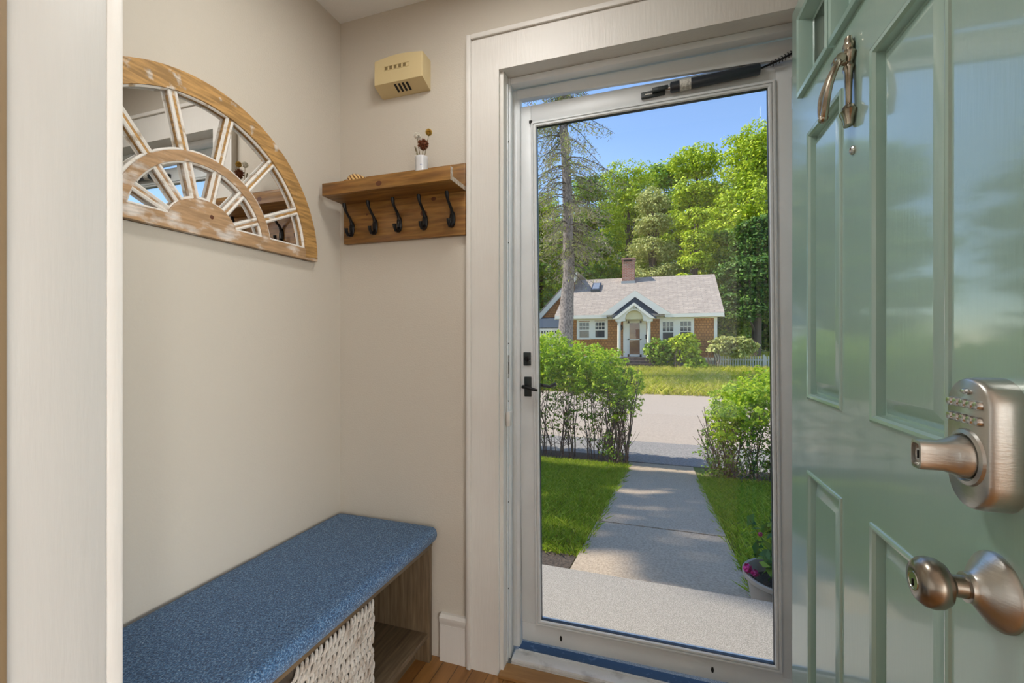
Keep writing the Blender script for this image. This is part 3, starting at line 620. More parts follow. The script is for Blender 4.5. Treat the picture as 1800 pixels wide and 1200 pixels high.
# grass
def blades(name, xs, ys, n, hmin, hmax, wd, m, label, lean=.5, keep=None, zoff=0.):
    x = RNG.uniform(*xs, n); y = RNG.uniform(*ys, n)
    if keep is not None: k = keep(x, y); x, y = x[k], y[k]
    n = len(x); z = np.interp(y, [-1, 1.0, 6.9, 7.3, 16.0, 16.4, 23.0, 30, 90], [-.28, -.28, -1.05, -1.08, -.82, -.72, -.33, -.25, .3]) + zoff
    b = np.stack([x, y, z], 1); h = RNG.uniform(hmin, hmax, (n, 1)); t = RNG.uniform(0, 2 * PI, n); sd = np.stack([np.cos(t), np.sin(t), 0 * t], 1) * wd
    le = np.stack([RNG.normal(size=n), RNG.normal(size=n), 0 * t], 1) * lean * h; up = np.array([0, 0, 1.])
    P = np.stack([b - sd, b + sd, b + sd * .6 + le * .45 + up * h * .6, b + le + up * h], 1)
    o = quads(name, P, m); tag(o, label, 'grass', kind='stuff'); return o
blades('grass', (-1.6, WX0 + .02), (1.62, 6.3), 62000, .03, .08, .0028, M['grass'], 'short green lawn grass between the walkway and the taller hedge', .6)
blades('grass', (WX1 - .01, 4.2), (1.3, 5.7), 46000, .03, .08, .0028, M['grass'], 'short green lawn grass behind the flower pot, along the walkway', .6)
blades('grass', (-7, 12), (15.8, 23.2), 70000, .10, .34, .012, M['tall_grass'], 'tall yellow-green seeding grass between the road and the shingled house', .6)
blades('grass', (4.5, 16), (30, 44), 14000, .2, .5, .03, M['tall_grass'], 'strip of sunlit pale grass beyond the picket fence', .35)

# ------------------------------------------------------------------ hedges
def clumps(cent, rad, per, leaf, aspect=.6, flat=.6, jit=.55):
    """small leafy domes: leaves on the upper side of each clump"""
    cent = np.asarray(cent, float); n = len(cent); rad = np.broadcast_to(np.asarray(rad, float), (n,))
    d = unit(RNG.normal(size=(n, per, 3))); d[..., 2] = np.where(RNG.random((n, per)) < .8, np.abs(d[..., 2]), d[..., 2])
    p = cent[:, None] + d * np.array([1, 1, flat]) * rad[:, None, None] * RNG.uniform(.45, 1.05, (n, per, 1))
    return leafquads(p.reshape(-1, 3), (d + np.array([0, 0, .55])).reshape(-1, 3), leaf, leaf * aspect, jit)
def hedge(name, label, lobes, bare, n_cl, n_sparse, stems, m1):
    o = thing(name, label, 'hedge')
    c, nn = lobes_pts(lobes, n_cl); quads('foliage', clumps(c, RNG.uniform(.05, .11, len(c)), 13, .062, .55, .8, .7), M[m1], o)
    c, nn = lobes_pts(bare, n_sparse); quads('sparse_foliage', clumps(c, RNG.uniform(.05, .12, len(c)), 9, .056, .5, 1., 1.), M['leaf_hedge_shade'], o)
    mb = MB()
    for k in range(stems):
        L = bare[k % len(bare)]; x = L[0] + random.uniform(-1, 1) * L[3] * .7; y = L[1] + random.uniform(-1, 1) * L[4] * .5; z0 = zg(y) - .05
        p = [(x, y, z0)]; zt_ = L[2] + L[5] * random.uniform(.6, 1.05); dx, dy = random.uniform(-.30, .26), random.uniform(-.25, .25)
        for i in range(1, 6): t = i / 5; p.append((x + dx * t ** 1.4 + random.uniform(-.025, .025), y + dy * t + random.uniform(-.025, .025), z0 + (zt_ - z0) * t))
        r0 = random.uniform(.007, .017); mb.tube(p, [r0 * (1 - .13 * i) for i in range(6)], 5)
        for _ in range(5):
            i = random.randint(1, 4); a = Vector(p[i]); e = a + Vector((random.uniform(-.22, .2), random.uniform(-.25, .25), random.uniform(.12, .38))); mb.tube([a, (a + e) / 2 + Vector((0, 0, -.02)), e], [.005, .004, .0025], 4)
    mb.build('stems', M['stem'], o); return o
LW = []
for x in np.arange(-7.0, .66, .28):
    for y in (6.35, 6.75, 7.1):
        zt_ = 1.20 + .10 * math.sin(x * 5) + random.uniform(-.07, .07) - (.0 if x < -.1 else (x + .1) * .80)
        LW.append((x + random.uniform(-.08, .08), y, zt_ - .30, .26, .26, .27))
        LW.append((x + random.uniform(-.08, .08), y, zt_ - .66, .25, .26, .30))
LB = [(x, 6.7, -.12, .38, .45, .62) for x in np.arange(-2.8, .3, .33)] + [(.44, 6.6, -.35, .22, .4, .55), (.46, 6.5, .10, .25, .4, .4), (.46, 6.6, .35, .25, .3, .3), (.36, 6.3, -.75, .24, .3, .28)]
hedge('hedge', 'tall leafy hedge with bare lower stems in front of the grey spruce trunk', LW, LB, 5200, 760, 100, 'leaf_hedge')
RW_ = []
for x in np.arange(2.12, 5.2, .27):
    for y in (5.75, 6.1, 6.5):
        zt_ = .40 + min(x - 2.12, .9) * .50 + random.uniform(-.07, .07)
        RW_.append((x + random.uniform(-.08, .08), y, zt_ - .22, .24, .25, .25)); RW_.append((x, y, zt_ - .50, .25, .26, .28))
RB = [(x, 6.0, -.50, .33, .4, .52) for x in np.arange(2.02, 5.1, .3)] + [(1.98, 5.9, -.6, .2, .3, .36), (2.05, 5.9, -.1, .2, .3, .3), (2.3, 5.7, -.85, .3, .3, .2)]
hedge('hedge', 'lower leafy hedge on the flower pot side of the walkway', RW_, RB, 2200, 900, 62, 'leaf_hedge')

# ------------------------------------------------------------------ flower pot by the stoop
PX, PY = 1.80, 1.25
pz = zg(PY)
po = thing('flower_pot', 'round taupe plastic planter standing beside the concrete stoop', 'flower pot', (PX, PY, pz))
MB().lathe([(0, 0), (.15, 0), (.155, .005), (.185, .178), (.200, .183), (.205, .189), (.205, .209), (.200, .213), (.188, .211), (.182, .175), (.16, .04), (0, .03)], axis='z', sides=48).build('pot', M['pot'], po)
MB().lathe([(.176, .13), (.174, .145), (0, .153)], axis='z', sides=32).build('soil', M['soil'], po)
pl = thing('flowering_plant', 'leafy plant with magenta blooms growing in the taupe planter', 'plant', (PX, PY, pz + .148))
mb = MB(); cs = []; ns = []
for k in range(34):
    a = random.uniform(0, 2 * PI); r = random.uniform(.03, .19); h = random.uniform(.12, .42); e = Vector((math.cos(a) * r, math.sin(a) * r, h)); mb.tube([(0, 0, 0), e * .5 + Vector((0, 0, .03)), e], [.004, .003, .002], 5)
    for i in range(9):
        t = .35 + .65 * i / 8; c = e * t; cs.append([c.x + random.uniform(-.03, .03), c.y + random.uniform(-.03, .03), c.z + random.uniform(-.02, .02)]); ns.append([math.cos(a) * .6, math.sin(a) * .6, .8])
mb.build('stems', M['leaf_pot'], pl); quads('leaves', leafquads(np.array(cs), np.array(ns), .085, .038, .5), M['leaf_pot'], pl)
for bx, by, bz, r in ((-.185, -.03, .085, .026), (-.155, -.045, .075, .024), (-.12, .0, .265, .013), (-.02, .03, .33, .013)):
    n = 26; d = unit(RNG.normal(size=(n, 3))); quads('bloom', leafquads(np.array([bx, by, bz]) + d * r * .6, d, r * 1.15, r * .85, .4), M['magenta'], pl)

# ------------------------------------------------------------------ house across the street
YH = 24.1
def q(x, y): return (940 + x / 4.2857, 430 + y / 4.2857)
def q7(x, y): return (1050 + x / 7.5, 500 + y / 7.5)
def hp(x, y, Y, f=q): return at(*f(x, y), Y)
ho = thing('shingled_house', 'cedar-shingled cottage with grey roof and white trim across the road', 'house')
def part(name, m, fn, parent=None, **k):
    mb = MB(); fn(mb); return mb.build(name, m, parent or ho, **k)
HX0 = hp(185, 560, YH).x; HX1 = hp(1370, 560, YH).x; ZF = hp(1340, 868, YH).z; ZE = hp(1300, 512, YH - .4).z
EY = YH - .4; RYD = 4.65; SL = .565; ZR = ZE + SL * RYD; EX0 = hp(150, 520, EY).x; EX1 = hp(1430, 505, EY).x
zw = ZE + .1
part('wall', M['shingle'], lambda m: m.prism([(HX0, YH, ZF), (HX1, YH, ZF), (HX1, YH, zw), (HX0, YH, zw)], (0, .15, 0)))
part('gable_wall', M['shingle'], lambda m: m.prism([(HX1 - .15, YH + .15, ZF), (HX1 - .15, EY + 2 * RYD - .4, ZF), (HX1 - .15, EY + 2 * RYD - .4, ZE), (HX1 - .15, EY + RYD, ZR - .15), (HX1 - .15, YH + .15, ZE)], (.15, 0, 0)))
part('foundation', M['foundation'], lambda m: m.box(HX0 + .03, HX1 - .03, YH + .03, YH + 8, -1.2, ZF))
part('roof', M['roof'], lambda m: (m.prism([(EX0, EY, ZE), (EX0, EY + RYD, ZR), (EX0, EY + RYD, ZR - .16), (EX0, EY, ZE - .12)], (EX1 - EX0, 0, 0)), m.prism([(EX0, EY + RYD, ZR), (EX0, EY + 2 * RYD, ZE), (EX0, EY + 2 * RYD, ZE - .12), (EX0, EY + RYD, ZR - .16)], (EX1 - EX0, 0, 0))), smooth=False)
gl_ = hp(500, 520, EY).x; gr_ = hp(1025, 520, EY).x
for a, b in ((EX0 + .02, gl_ + .3), (gr_ - .3, EX1 - .02)):
    part('fascia', M['house_white'], lambda m: (m.box(a, b, EY - .05, EY + .02, ZE - .20, ZE - .015), m.box(a, b, EY + .02, YH, ZE - .21, ZE - .17)))
part('frieze', M['house_white'], lambda m: m.box(HX0, HX1 + .02, YH - .03, YH, hp(1300, 552, YH).z, ZE - .05))
part('water_table', M['house_white'], lambda m: m.box(HX0, HX1 + .03, YH - .05, YH, ZF - .02, hp(1300, 848, YH).z))
part('corner_board', M['house_white'], lambda m: m.box(hp(1350, 700, YH).x, HX1 + .03, YH - .04, YH + .12, ZF, ZE - .05))
for x in (EX0, EX1 - .04):
    part('rake_board', M['house_white'], lambda m: m.prism([(x, EY, ZE - .03), (x, EY + RYD, ZR - .03), (x, EY + RYD, ZR - .26), (x, EY, ZE - .24)], (.04, 0, 0)), smooth=False)
# chimney and skylight
def roofz(y): return ZE + SL * (y - EY)
cy = EY + RYD - .75; c0 = hp(658, 280, cy).x; c1 = hp(750, 280, cy).x; ct = hp(700, 112, cy).z
cm = part('chimney', M['brick'], lambda m: m.box(c0, c1, cy, cy + .8, roofz(cy) - .3, ct))
part('flashing', M['lead'], lambda m: m.box(c0 - .05, c1 + .05, cy - .06, cy + .3, roofz(cy) - .2, roofz(cy) + .12), cm)
part('chimney_cap', M['brick'], lambda m: m.box(c0 - .06, c1 + .06, cy - .06, cy + .86, ct, ct + .1), cm)
part('flue_opening', M['dark'], lambda m: m.box(c0 + .12, c1 - .12, cy - .062, cy - .03, ct - .12, ct - .03), cm)
ky = EY + 3.75; k0 = hp(432, 300, ky - .4).x; k1 = hp(497, 300, ky - .4).x
sk = part('skylight', M['charcoal_tube'], lambda m: m.prism([(k0, ky - .95, roofz(ky - .95) + .16), (k0, ky, roofz(ky) + .16), (k0, ky, roofz(ky) - .05), (k0, ky - .95, roofz(ky - .95) - .05)], (k1 - k0, 0, 0)), smooth=False)
part('pane', mat('skylight_glass', (.22, .25, .30), .08), lambda m: m.prism([(k0 + .07, ky - .86, roofz(ky - .86) + .175), (k0 + .07, ky - .07, roofz(ky - .07) + .175), (k0 + .07, ky - .07, roofz(ky - .07) + .15), (k0 + .07, ky - .86, roofz(ky - .86) + .15)], (k1 - k0 - .14, 0, 0)), sk, smooth=False)
# entrance gable
GY = EY - .02; pk = at(1116.2, 510.0, GY); gl = at(1055.5, 553.5, GY); gr = at(1180.5, 551.5, GY); gl.z = gr.z = (gl.z + gr.z) / 2
yb = EY + (pk.z - ZE) / SL
def gslab(m):
    for e in (gl, gr):
        a, b, c = Vector((e.x, GY, e.z)), Vector((pk.x, GY, pk.z)), Vector((pk.x, yb, pk.z)); u = Vector((0, 0, -.1)); m.prism([a, b, c], u)
part('gable_roof', M['roof'], gslab, smooth=False)
def rake2(m):
    for e in (gl, gr):
        d = (Vector((pk.x, 0, pk.z)) - Vector((e.x, 0, e.z))).normalized(); dn = Vector((0, 0, -1)) * .34
        m.prism([Vector((e.x, GY - .06, e.z - .015)), Vector((pk.x, GY - .06, pk.z - .015)), Vector((pk.x, GY - .06, pk.z - .36)), Vector((e.x + (.62 if e is gl else -.62), GY - .06, e.z - .01))], (0, .06, 0))
part('gable_rake', M['house_white'], rake2, smooth=False)
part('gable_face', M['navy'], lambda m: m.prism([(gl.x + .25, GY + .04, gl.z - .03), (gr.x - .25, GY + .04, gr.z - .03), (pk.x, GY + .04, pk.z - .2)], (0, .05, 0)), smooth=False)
# hood with arch
PYF = YH - .95; hpk = at(1114.7, 532.6, PYF); hl_ = at(1077.5, 558, PYF); hr_ = at(1151.5, 557.3, PYF); hz = (hl_.z + hr_.z) / 2
ac = at(1114.6, 561, PYF); ar = (at(1130.6, 561, PYF) - ac).length; zb_ = at(1114, 560.5, PYF).z
apts = [(ac.x + ar * math.cos(a), PYF, zb_ + ar * math.sin(a)) for a in np.linspace(0, PI, 16)]
def ped(m): m.prism([(hl_.x, PYF, hz), (hl_.x, PYF, zb_)] + apts[::-1] + [(hr_.x, PYF, zb_), (hr_.x, PYF, hz), (hpk.x, PYF, hpk.z)], (0, .12, 0))
hood = part('entry_hood', M['house_white'], ped, smooth=False)
def hroof(m):
    for e in (hl_, hr_): s_ = -.08 if e is hl_ else .08; m.prism([(e.x + s_, PYF - .08, hz - .02), (hpk.x, PYF - .08, hpk.z + .07), (hpk.x, PYF - .08, hpk.z), (e.x + s_ * .2, PYF - .08, hz - .05)], (0, 1.0 - .03, 0))
part('hood_roof', M['navy'], hroof, hood, smooth=False)
part('hood_trim', M['house_white'], lambda m: [m.prism([(e.x, PYF - .1, hz - .06), (hpk.x, PYF - .1, hpk.z + .03), (hpk.x, PYF - .1, hpk.z - .13), (e.x + (.24 if e is hl_ else -.24), PYF - .1, hz - .06)], (0, .1, 0)) for e in (hl_, hr_)], hood, smooth=False)
def vault(m):
    for a, b in zip(apts, apts[1:]): m.quadface([a, b, (b[0], YH - .02, b[2]), (a[0], YH - .02, a[2])])
part('arched_ceiling', M['house_cream'], vault, hood)
part('arch_back', M['house_cream'], lambda m: m.prism([(p[0], PYF + .22, p[2]) for p in apts] , (0, .04, 0)), hood)
for a, b in ((hl_.x + .12, ac.x - ar), (ac.x + ar, hr_.x - .12)): part('hood_beam', M['house_white'], lambda m: m.box(a, b, PYF + .02, YH, zb_ - .10, zb_ + .12), hood)
def font(txt, loc, size, m, parent):
    c = bpy.data.curves.new('house_number', 'FONT'); c.body = txt; c.size = size; c.extrude = .008; c.align_x = 'CENTER'; c.space_character = 1.25
    t_ = bpy.data.objects.new('number_curve', c); me = bpy.data.meshes.new_from_object(t_); bpy.data.objects.remove(t_); me.materials.append(m); o = bpy.data.objects.new('house_number', me); COL.objects.link(o); o.location = loc; o.rotation_euler = (PI / 2, 0, 0); o.parent = parent; return o
for t_, x_ in (('1', -.12), ('1', 0), ('9', .12)): font(t_, (ac.x + x_, PYF - .115, zb_ + ar + .055), .17, M['charcoal_tube'], ho)
zp = at(1140, 628.5, PYF).z
for cxp in (1088.2, 1140.4):
    cp = at(cxp, 600, PYF + .12); co_ = MB().lathe([(.13, zp), (.13, zp + .08), (.095, zp + .12), (.085, zb_ - .22), (.10, zb_ - .2), (.10, zb_ - .17), (.14, zb_ - .14), (.14, zb_ - .10)], (cp.x, PYF + .12, 0), 'z', 20).build('column', M['house_white'], ho)
# front door across the street
dx0, dx1, dzt, dzb = at(1103.4, 600, YH).x, at(1128, 600, YH).x, at(1115, 564, YH).z, zp
fd = part('front_door', M['house_white'], lambda m: (m.box(dx0 - .24, dx0, YH - .06, YH, dzb, dzt + .24), m.box(dx1, dx1 + .24, YH - .06, YH, dzb, dzt + .24), m.box(dx0, dx1, YH - .06, YH, dzt, dzt + .24), m.box(dx0, dx0 + .1, YH - .05, YH - .02, dzb, dzt), m.box(dx1 - .1, dx1, YH - .05, YH - .02, dzb, dzt), m.box(dx0, dx1, YH - .05, YH - .02, dzt - .11, dzt), m.box(dx0, dx1, YH - .05, YH - .02, dzb, dzb + .15), m.box(dx0, dx1, YH - .05, YH - .02, (dzt + dzb) / 2 - .05, (dzt + dzb) / 2)), smooth=False)
part('door_leaf', M['wood_door'], lambda m: m.box(dx0 + .1, dx1 - .1, YH - .01, YH + .03, dzb + .1, dzt - .1), fd)
part('glass', M['glass'], lambda m: m.box(dx0 + .09, dx1 - .09, YH - .038, YH - .034, dzb + .12, dzt - .1), fd, smooth=False)
part('landing', M['step'], lambda m: m.box(hl_.x + .1, hr_.x - .1, PYF - .05, YH, -.6, zp))
for k in range(3):
    z = zp - .145 * (k + 1); part('step', M['step'], lambda m: (m.box(hl_.x + .55, hr_.x - .02, PYF - .05 - .28 * (k + 1), PYF - .05 - .28 * k + .02, -.9, z - .035), m.box(hl_.x + .52, hr_.x + .01, PYF - .07 - .28 * (k + 1), PYF - .05 - .28 * k, z - .035, z)))
for bx in ((1037, 606), ): pass
mbx = at(1136.5, 591, YH); part('mailbox', M['black'], lambda m: m.box(mbx.x - .06, mbx.x + .2, YH - .12, YH, mbx.z - .14, mbx.z + .1, bevel=.03))
sc_ = at(1092.5, 576, YH); part('wall_lantern', M['black'], lambda m: (m.lathe([(0, -.16), (.05, -.13), (.07, .06), (.09, .07), (.02, .16), (0, .17)], (sc_.x, YH - .14, sc_.z), 'z', 10), m.box(sc_.x - .03, sc_.x + .03, YH - .14, YH, sc_.z - .03, sc_.z + .03)))
def house_window(x0, x1, y0, y1, rows_=2, wd=.07):
    a, b = hp(x0, y0, YH), hp(x1, y1, YH); zm = (a.z + b.z) / 2
    def fr(m):
        m.box(a.x - wd, a.x, YH - .06, YH, b.z - .08, a.z + wd); m.box(b.x, b.x + wd, YH - .06, YH, b.z - .08, a.z + wd); m.box(a.x, b.x, YH - .06, YH, a.z, a.z + wd); m.box(a.x - wd - .03, b.x + wd + .03, YH - .10, YH, b.z - .10, b.z)
        m.box(a.x, b.x, YH - .045, YH - .01, zm - .025, zm + .025)
        for k in (1, 2): x = a.x + (b.x - a.x) * k / 3; m.box(x - .013, x + .013, YH - .04, YH - .015, zm, a.z)
        m.box(a.x, b.x, YH - .04, YH - .015, (zm + a.z) / 2 - .013, (zm + a.z) / 2 + .013)
    wn = part('window', M['house_white'], fr, smooth=False); part('pane', M['dark_glass'], lambda m: m.box(a.x, b.x, YH - .02, YH - .005, b.z, a.z), wn, smooth=False)
house_window(964, 1043, 582, 732); house_window(1097, 1176, 578, 728); house_window(338, 410, 588, 700); house_window(457, 527, 586, 698)
for x0, x1, xs in ((942, 1200, ((942, 958), (1049, 1092), (1182, 1200))), (318, 550, ((318, 332), (416, 451), (533, 550)))):
    def wcas(m):
        for a, b in xs: m.box(hp(a, 600, YH).x, hp(b, 600, YH).x, YH - .05, YH, hp(a, 742 if x0 > 900 else 712, YH).z, ZE - .1)
        m.box(hp(x0, 600, YH).x, hp(x1, 600, YH).x, YH - .045, YH, hp(x0, 575, YH).z, ZE - .1)
    part('window_casing', M['house_white'], wcas, smooth=False)
# side wing behind the spruce
WY = YH + 2.6; rp = at(998, 497, WY); lp_ = at(949, 552, WY)
sl_ = (rp.z - lp_.z) / (rp.x - lp_.x); lx = lp_.x - 1.2; lz = lp_.z - 1.2 * sl_; zl = at(955, 567, WY).z
part('wing_wall', M['shingle'], lambda m: m.prism([(lx + .3, WY, -.5), (rp.x + .4, WY, -.5), (rp.x + .4, WY, rp.z + .2), (lx + .3, WY, lz + .1)], (0, .15, 0)), smooth=False)
part('wing_rake', M['house_white'], lambda m: m.prism([(lx, WY - .2, lz), (rp.x + .6, WY - .2, rp.z + .6 * sl_), (rp.x + .6, WY - .2, rp.z + .6 * sl_ - .42), (lx, WY - .2, lz - .42)], (0, .2, 0)), smooth=False)
part('wing_roof', M['roof'], lambda m: m.prism([(lx - .05, WY - .25, lz + .06), (rp.x + .6, WY - .25, rp.z + .6 * sl_ + .06), (rp.x + .6, WY - .25, rp.z + .6 * sl_), (lx - .05, WY - .25, lz)], (0, 5, 0)), smooth=False)
PW = YH + .9; pz0, pz1, pz2 = at(955, 568, PW).z, at(955, 575.5, PW).z, at(955, 581.5, PW).z; px0, px1 = at(935, 570, PW).x, at(990, 570, PW).x
part('porch_roof', M['navy'], lambda m: m.prism([(px0, PW, pz1), (px0, WY, pz0 + .45), (px0, WY, pz0 + .3), (px0, PW, pz1 - .05)], (px1 - px0, 0, 0)), smooth=False)
part('porch_beam', M['house_white'], lambda m: m.box(px0, px1, PW, PW + .1, pz2, pz1 - .02))
def lat(m):
    m.box(px0, px1, PW, PW + .06, pz2 - .26, pz2 - .16)
    x = px0
    while x < px1: m.box(x, x + .09, PW, PW + .06, pz2 - .16, pz2); x += .17
    m.box(px0, px1, PW, PW + .06, -.6, pz2 - .26)
part('porch_lattice', M['house_white'], lat, smooth=False)
part('porch_shade_sheet', M['navy'], lambda m: m.box(px0, px1, PW + .6, PW + .65, -.6, pz1))  # dark sheet behind the lattice, stands for the shade inside the porch

# ------------------------------------------------------------------ shrubs by the house, fence
def shrub(name, label, cat, lobes, n, m, L=.10, W=.055, stems=6):
    o = thing(name, label, cat); c, nn = lobes_pts(lobes, n // 26); quads('foliage', clumps(c, RNG.uniform(.12, .26, len(c)), 14, L * 1.7, .6, .6, .6), M[m], o)
    a = lobes[0]; mb = MB()
    for k in range(stems):
        x, y = a[0] + random.uniform(-.2, .2), a[1] + random.uniform(-.15, .15); mb.tube([(x, y, zg(y) - .1), (x + random.uniform(-.2, .2), y, (zg(y) + a[2]) / 2), (a[0] + random.uniform(-.5, .5) * a[3], y, a[2] + a[5] * .4)], [.03, .022, .01], 5)
    mb.build('stems', M['stem'], o); return o
def lob(pts, Y, r, dy=.0): return [(*(hp(x, y, Y + random.uniform(-dy, dy))[:2]), hp(x, y, Y).z, r_ if (r_ := r * random.uniform(.8, 1.15)) else r, r_, r_ * .95) for x, y in pts]
SY = YH - 1.35
shrub('shrub', 'low dark green shrub beside the cottage steps', 'shrub', lob([(890, 790), (930, 760), (985, 770), (900, 850), (950, 840), (1010, 850), (930, 890), (990, 900), (1040, 820)], SY, .36, .2), 5200, 'leaf_mid')
shrub('shrub', 'bright yellow-green shrub reaching up to the paired cottage windows', 'shrub', lob([(1075, 735), (1110, 720), (1150, 715), (1190, 735), (1090, 790), (1140, 780), (1195, 800), (1120, 850), (1180, 860)], SY - .1, .33, .2), 5200, 'leaf_bright')
shrub('shrub', 'small rounded shrub at the cottage corner in front of the foundation', 'shrub', lob([(1180, 905), (1230, 890), (1260, 915), (1210, 925)], SY - .3, .26, .1), 2200, 'leaf_hedge')
shrub('flowering_shrub', 'pale blossoming shrub leaning over the picket fence past the cottage corner', 'shrub', lob([(1350, 770), (1400, 745), (1460, 735), (1520, 725), (1580, 740), (1620, 775), (1430, 800), (1500, 795), (1570, 810), (1480, 760), (1540, 770)], YH - .6, .32, .3), 5200, 'leaf_pale')
fn = thing('picket_fence', 'low weathered picket fence running off from the cottage corner', 'fence', (0, 0, 0))
FY = YH - .2; fx0, fx1 = hp(1378, 850, FY).x, hp(1378, 850, FY).x + 5.5; ft, fb = hp(1500, 838, FY).z, hp(1500, 960, FY).z
MB().box(fx0, fx1, FY, FY + .04, ft - .22, ft - .14).build('rail', M['fence'], fn); MB().box(fx0, fx1, FY, FY + .04, fb + .1, fb + .18).build('rail', M['fence'], fn)
k = 0; x = fx0
while x < fx1:
    if k % 18 == 0: MB().box(x, x + .11, FY - .03, FY + .08, fb - .3, ft + .08).build('post', M['fence'], fn)
    else: MB().box(x, x + .055, FY - .02, FY, fb, ft).build('picket', M['fence'], fn)
    x += .115; k += 1

# ------------------------------------------------------------------ spruce
sp = thing('spruce_tree', 'tall half-bare spruce with a thick grey trunk in front of the cottage', 'tree')
SPY = 18.2; c0_ = at(994, 588, SPY); c1_ = at(1000, 470, SPY); c2_ = at(997, 330, SPY); c3_ = at(990, 215, SPY); zb0 = zg(SPY)
tp = [(c0_.x - .02, SPY, zb0 - .1), (c0_.x, SPY, c0_.z), (c1_.x, SPY, c1_.z), (c2_.x, SPY, c2_.z), (c3_.x, SPY, c3_.z), (c3_.x - .1, SPY, c3_.z + 4), (c3_.x - .1, SPY, c3_.z + 8)]
tr = [.40, .335, .255, .205, .185, .12, .02]; NT = 40; tp2 = []; tr2 = []
zs_ = [p[2] for p in tp]
for k in range(NT):
    z = zs_[0] + (zs_[-1] - zs_[0]) * k / (NT - 1); tp2.append((float(np.interp(z, zs_, [p[0] for p in tp])) + random.uniform(-.012, .012), SPY, z)); tr2.append(float(np.interp(z, zs_, tr)) * random.uniform(.96, 1.05))
MB().tube(tp2, tr2, 16).build('trunk', M['bark'], sp)
mb = MB(); cN = []; cG = []
for k in range(190):
    z = random.uniform(5.2, 14.8) if k > 22 else random.uniform(4.2, 5.6); x0 = float(np.interp(z, zs_, [p[0] for p in tp])); a = random.uniform(0, 2 * PI); L = random.uniform(1.0, 2.9) * (.5 if k <= 22 else 1.0 if z < 10 else max(.2, (16.5 - z) / 6.5))
    d = Vector((math.cos(a), math.sin(a), 0)); p = [Vector((x0, SPY, z)) + d * L * t + Vector((0, 0, -.55 * L * t * t * .8 + .05 * math.sin(6 * t))) for t in (0, .25, .5, .75, 1)]
    mb.tube(p, [.028, .022, .017, .012, .006], 5)
    dens = 62 if k > 22 else 16
    for _ in range(int(L * dens)):
        t = random.uniform(.25, 1); i = min(3, int(t * 4)); f = t * 4 - i; c = p[i].lerp(p[i + 1], f); hang = random.uniform(0, .38)
        (cG if random.random() < .2 else cN).append([c.x + random.gauss(0, .10), c.y + random.gauss(0, .10), c.z - hang])
    if k % 2 == 0:
        for _ in range(3):
            i = random.randint(1, 3); c = p[i]; mb.tube([c, c + Vector((random.uniform(-.3, .3), random.uniform(-.3, .3), -random.uniform(.2, .5)))], [.008, .003], 4)
mb.build('branches', M['dark_bark'], sp)
for t_ in ((965, 390, 1.0), (985, 372, .8), (1000, 290, .6)):                                      # fresh clumps on the trunk
    cc = at(t_[0], t_[1], SPY); 
    for _ in range(110): cG.append([cc.x + random.gauss(0, .28), SPY + random.gauss(0, .3), cc.z + random.gauss(0, .13)])
def needles(c): c = np.array(c); return leafquads(c, np.array([[0, -.6, .3]] * len(c)), .17, .034, .9)
quads('dry_needles', needles(cN), M['needle'], sp); quads('fresh_needles', needles(cG), M['needle_g'], sp)

# ------------------------------------------------------------------ woods behind the house
def tree(name, label, pxs, Y, topy, clump_r, n_cl, m, leaf=.22, low=2.0, per=42, trunk=True, fill=2500):
    """crown whose outline runs through the photo columns pxs (centre, half width in px) up to row topy, at distance Y"""
    pc = at(pxs[0], topy, Y); hw = (at(pxs[0] + pxs[1], 500, Y).x - at(pxs[0] - pxs[1], 500, Y).x) / 2; g = zg(Y); H_ = pc.z - g
    o = thing(name, label, 'tree', (pc.x, Y, g)); rb = hw * .42; big = [(0, 0, H_ - rb * .9, rb, rb, rb * .85)]
    rows = 6
    for r in range(rows):
        t = r / (rows - 1); z = low + rb * .6 + (H_ - low - rb * 1.9) * t; wid = hw * (.80 + .25 * math.sin(PI * min(1, t * 1.15 + .1))) * (1 if t < .8 else .8)
        k = 7 if t < .9 else 5; a0 = random.uniform(0, 6)
        for i in range(k):
            a = a0 + 2 * PI * i / k; R_ = max(0, wid - rb * .8) * random.uniform(.8, 1.1); b = rb * random.uniform(.75, 1.1); big.append((math.cos(a) * R_, math.sin(a) * R_, z + random.uniform(-.4, .4), b, b, b * .85))
    n_cl = int(n_cl * 2.3); c, nn = lobes_pts(big, n_cl); P = clumps(c, RNG.uniform(.6, 1.3, n_cl) * clump_r, per, leaf, .62, .5, .5)
    quads('crown', P, M[m], o)
    if trunk:
        mb = MB(); mb.tube([(0, 0, -.2), (.1, 0, H_ * .3), (0, .1, H_ * .6), (.1, 0, H_ * .85)], [.34, .28, .18, .05], 8)
        for l in big[::3]: mb.tube([(0, 0, max(1.5, l[2] * .55)), (l[0] * .5, l[1] * .5, l[2] * .8), (l[0], l[1], l[2])], [.11, .07, .03], 5)
        mb.build('trunk', M['dark_bark'], o)
    return o
tree('maple_tree', 'broad sunlit maple, the tallest, at the edge of the woods past the roof end', (1330, 100), 39, 220, .85, 420, 'leaf_bright', .26, 4.5)
tree('maple_tree', 'rounded green maple directly behind the roof and its chimney shadow', (1224, 72), 43, 255, .85, 340, 'leaf_bright', .26)
tree('broadleaf_tree', 'pale yellow-green tree rising right behind the brick chimney', (1146, 46), 37, 330, .6, 300, 'leaf_pale', .18)
tree('broadleaf_tree', 'mid green tree with a rounded top above the skylight', (1104, 80), 45, 280, .85, 340, 'leaf_bright', .26)
tree('broadleaf_tree', 'bright tree between the pale tree and the tall maple, low behind the ridge', (1222, 30), 35, 368, .55, 210, 'leaf_bright', .20)
tree('broadleaf_tree', 'deep green tree partly hidden by the spruce trunk', (1030, 56), 41, 312, .75, 300, 'leaf_mid', .24)
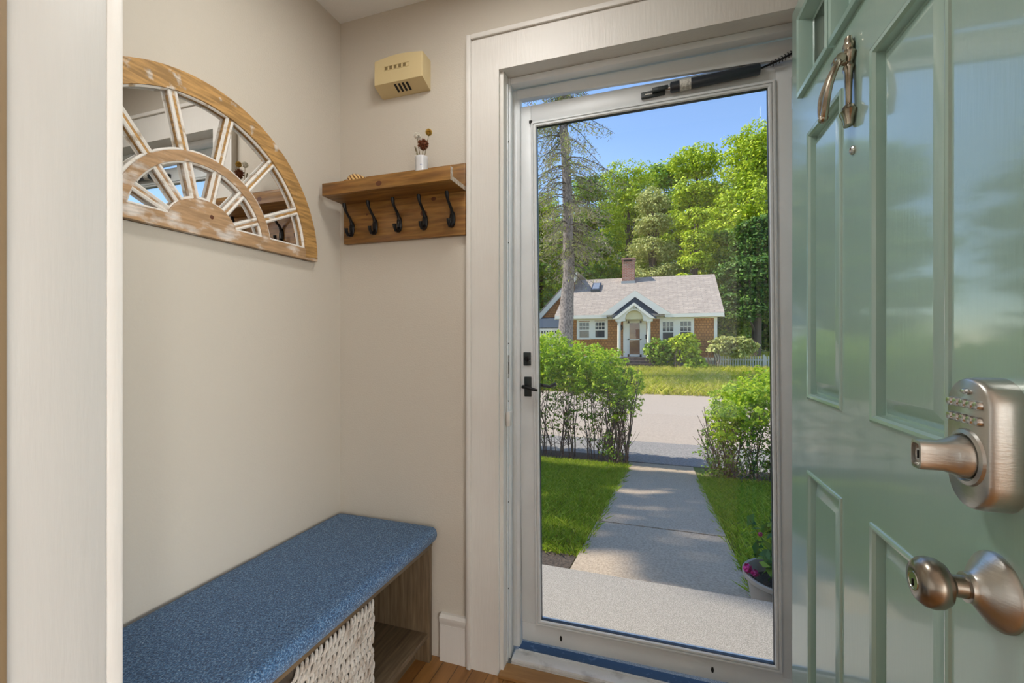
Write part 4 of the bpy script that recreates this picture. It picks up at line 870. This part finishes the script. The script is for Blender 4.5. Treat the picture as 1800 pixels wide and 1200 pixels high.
tree('broadleaf_tree', 'leafy yellow-green tree at the doorframe side of the spruce', (950, 50), 37, 345, .7, 280, 'leaf_bright', .22)
tree('broadleaf_tree', 'dark shaded tree beyond the picket fence with a thick trunk', (1328, 56), 33, 385, .6, 330, 'leaf_dark', .22, 3.2)
tree('broadleaf_tree', 'shaded tree close to the cottage gable, under the tall maple', (1284, 38), 36, 405, .65, 240, 'leaf_mid', .24, 1.5)
for i, (x, ty, lab) in enumerate(((930, 380, 'dark tree deep in the woods behind the yellow-green tree'), (1010, 372, 'dark tree deep in the woods behind the spruce'), (1085, 350, 'dark tree deep in the woods above the skylight'), (1168, 288, 'dark tree deep in the woods behind the chimney'), (1245, 318, 'dark tree deep in the woods behind the plain end of the roof'), (1320, 300, 'dark tree deep in the woods behind the tall maple'), (1400, 300, 'dark tree deep in the woods past the tall maple, by the glass edge'), (1352, 470, 'low dark tree behind the pale grass strip past the picket fence'))):
    tree('woodland_tree', lab, (x, 62), 52 + (i % 2) * 3, ty, 1.1, 260, 'leaf_mid', .42, 1.2 if ty < 400 else .2, 34)
for X_, Y_, hw_, h_, lab in ((-17, 21, 4.5, 11, 'broad street tree across the road, reflected in the green door'), (-26, 19, 5, 13, 'second street tree across the road, beyond the reflected one'), (-12, 34, 4.5, 12, 'tree in the yard behind the street trees, past the cottage wing'), (-35, 30, 6, 15, 'distant street tree at the far end of the road'), (31, 40, 5, 13, 'first yard tree beyond the tall maple, past the pale grass strip'), (43, 44, 5, 13, 'second yard tree beyond the tall maple, past the pale grass strip'), (56, 42, 5, 13, 'third yard tree beyond the tall maple, past the pale grass strip')):
    o_ = tree('street_tree', lab, (950, 55), 37, 345, .9, 260, 'leaf_mid', .34, 1.2, 34); o_.location = (X_, Y_, zg(Y_)); o_.scale = (1.6, 1.6, 1.05)

# ------------------------------------------------------------------ big shade tree up the street (casts the dapple on walk and lawn)
sd = thing('shade_tree', 'big old shade tree standing beside the lawn, out past the door', 'tree', (-11.5, 2.0, zg(2.0)))
mb = MB(); mb.tube([(0, 0, -.2), (.1, 0, 4), (.2, .1, 8), (.1, 0, 13)], [.5, .42, .3, .1], 12)
cs, ns = [], []
for k in range(34):
    a = random.uniform(0, 2 * PI); r = random.uniform(.8, 4.6); z = random.uniform(7.5, 16.5); e = Vector((math.cos(a) * r, math.sin(a) * r * (.66 if math.sin(a) < 0 else .36), z)); mb.tube([(.15, 0, z * .6), e * .6 + Vector((0, 0, z * .25)), e], [.10, .06, .02], 6)
    cs.append((e.x, e.y, e.z, random.uniform(.7, 1.3), random.uniform(.4, .8), random.uniform(.3, .5)))
mb.build('trunk', M['dark_bark'], sd); c, nn = lobes_pts(cs, 5200); quads('crown', leafquads(c, nn + np.array([0, 0, .8]), .34, .24, .6), M['leaf_mid'], sd)
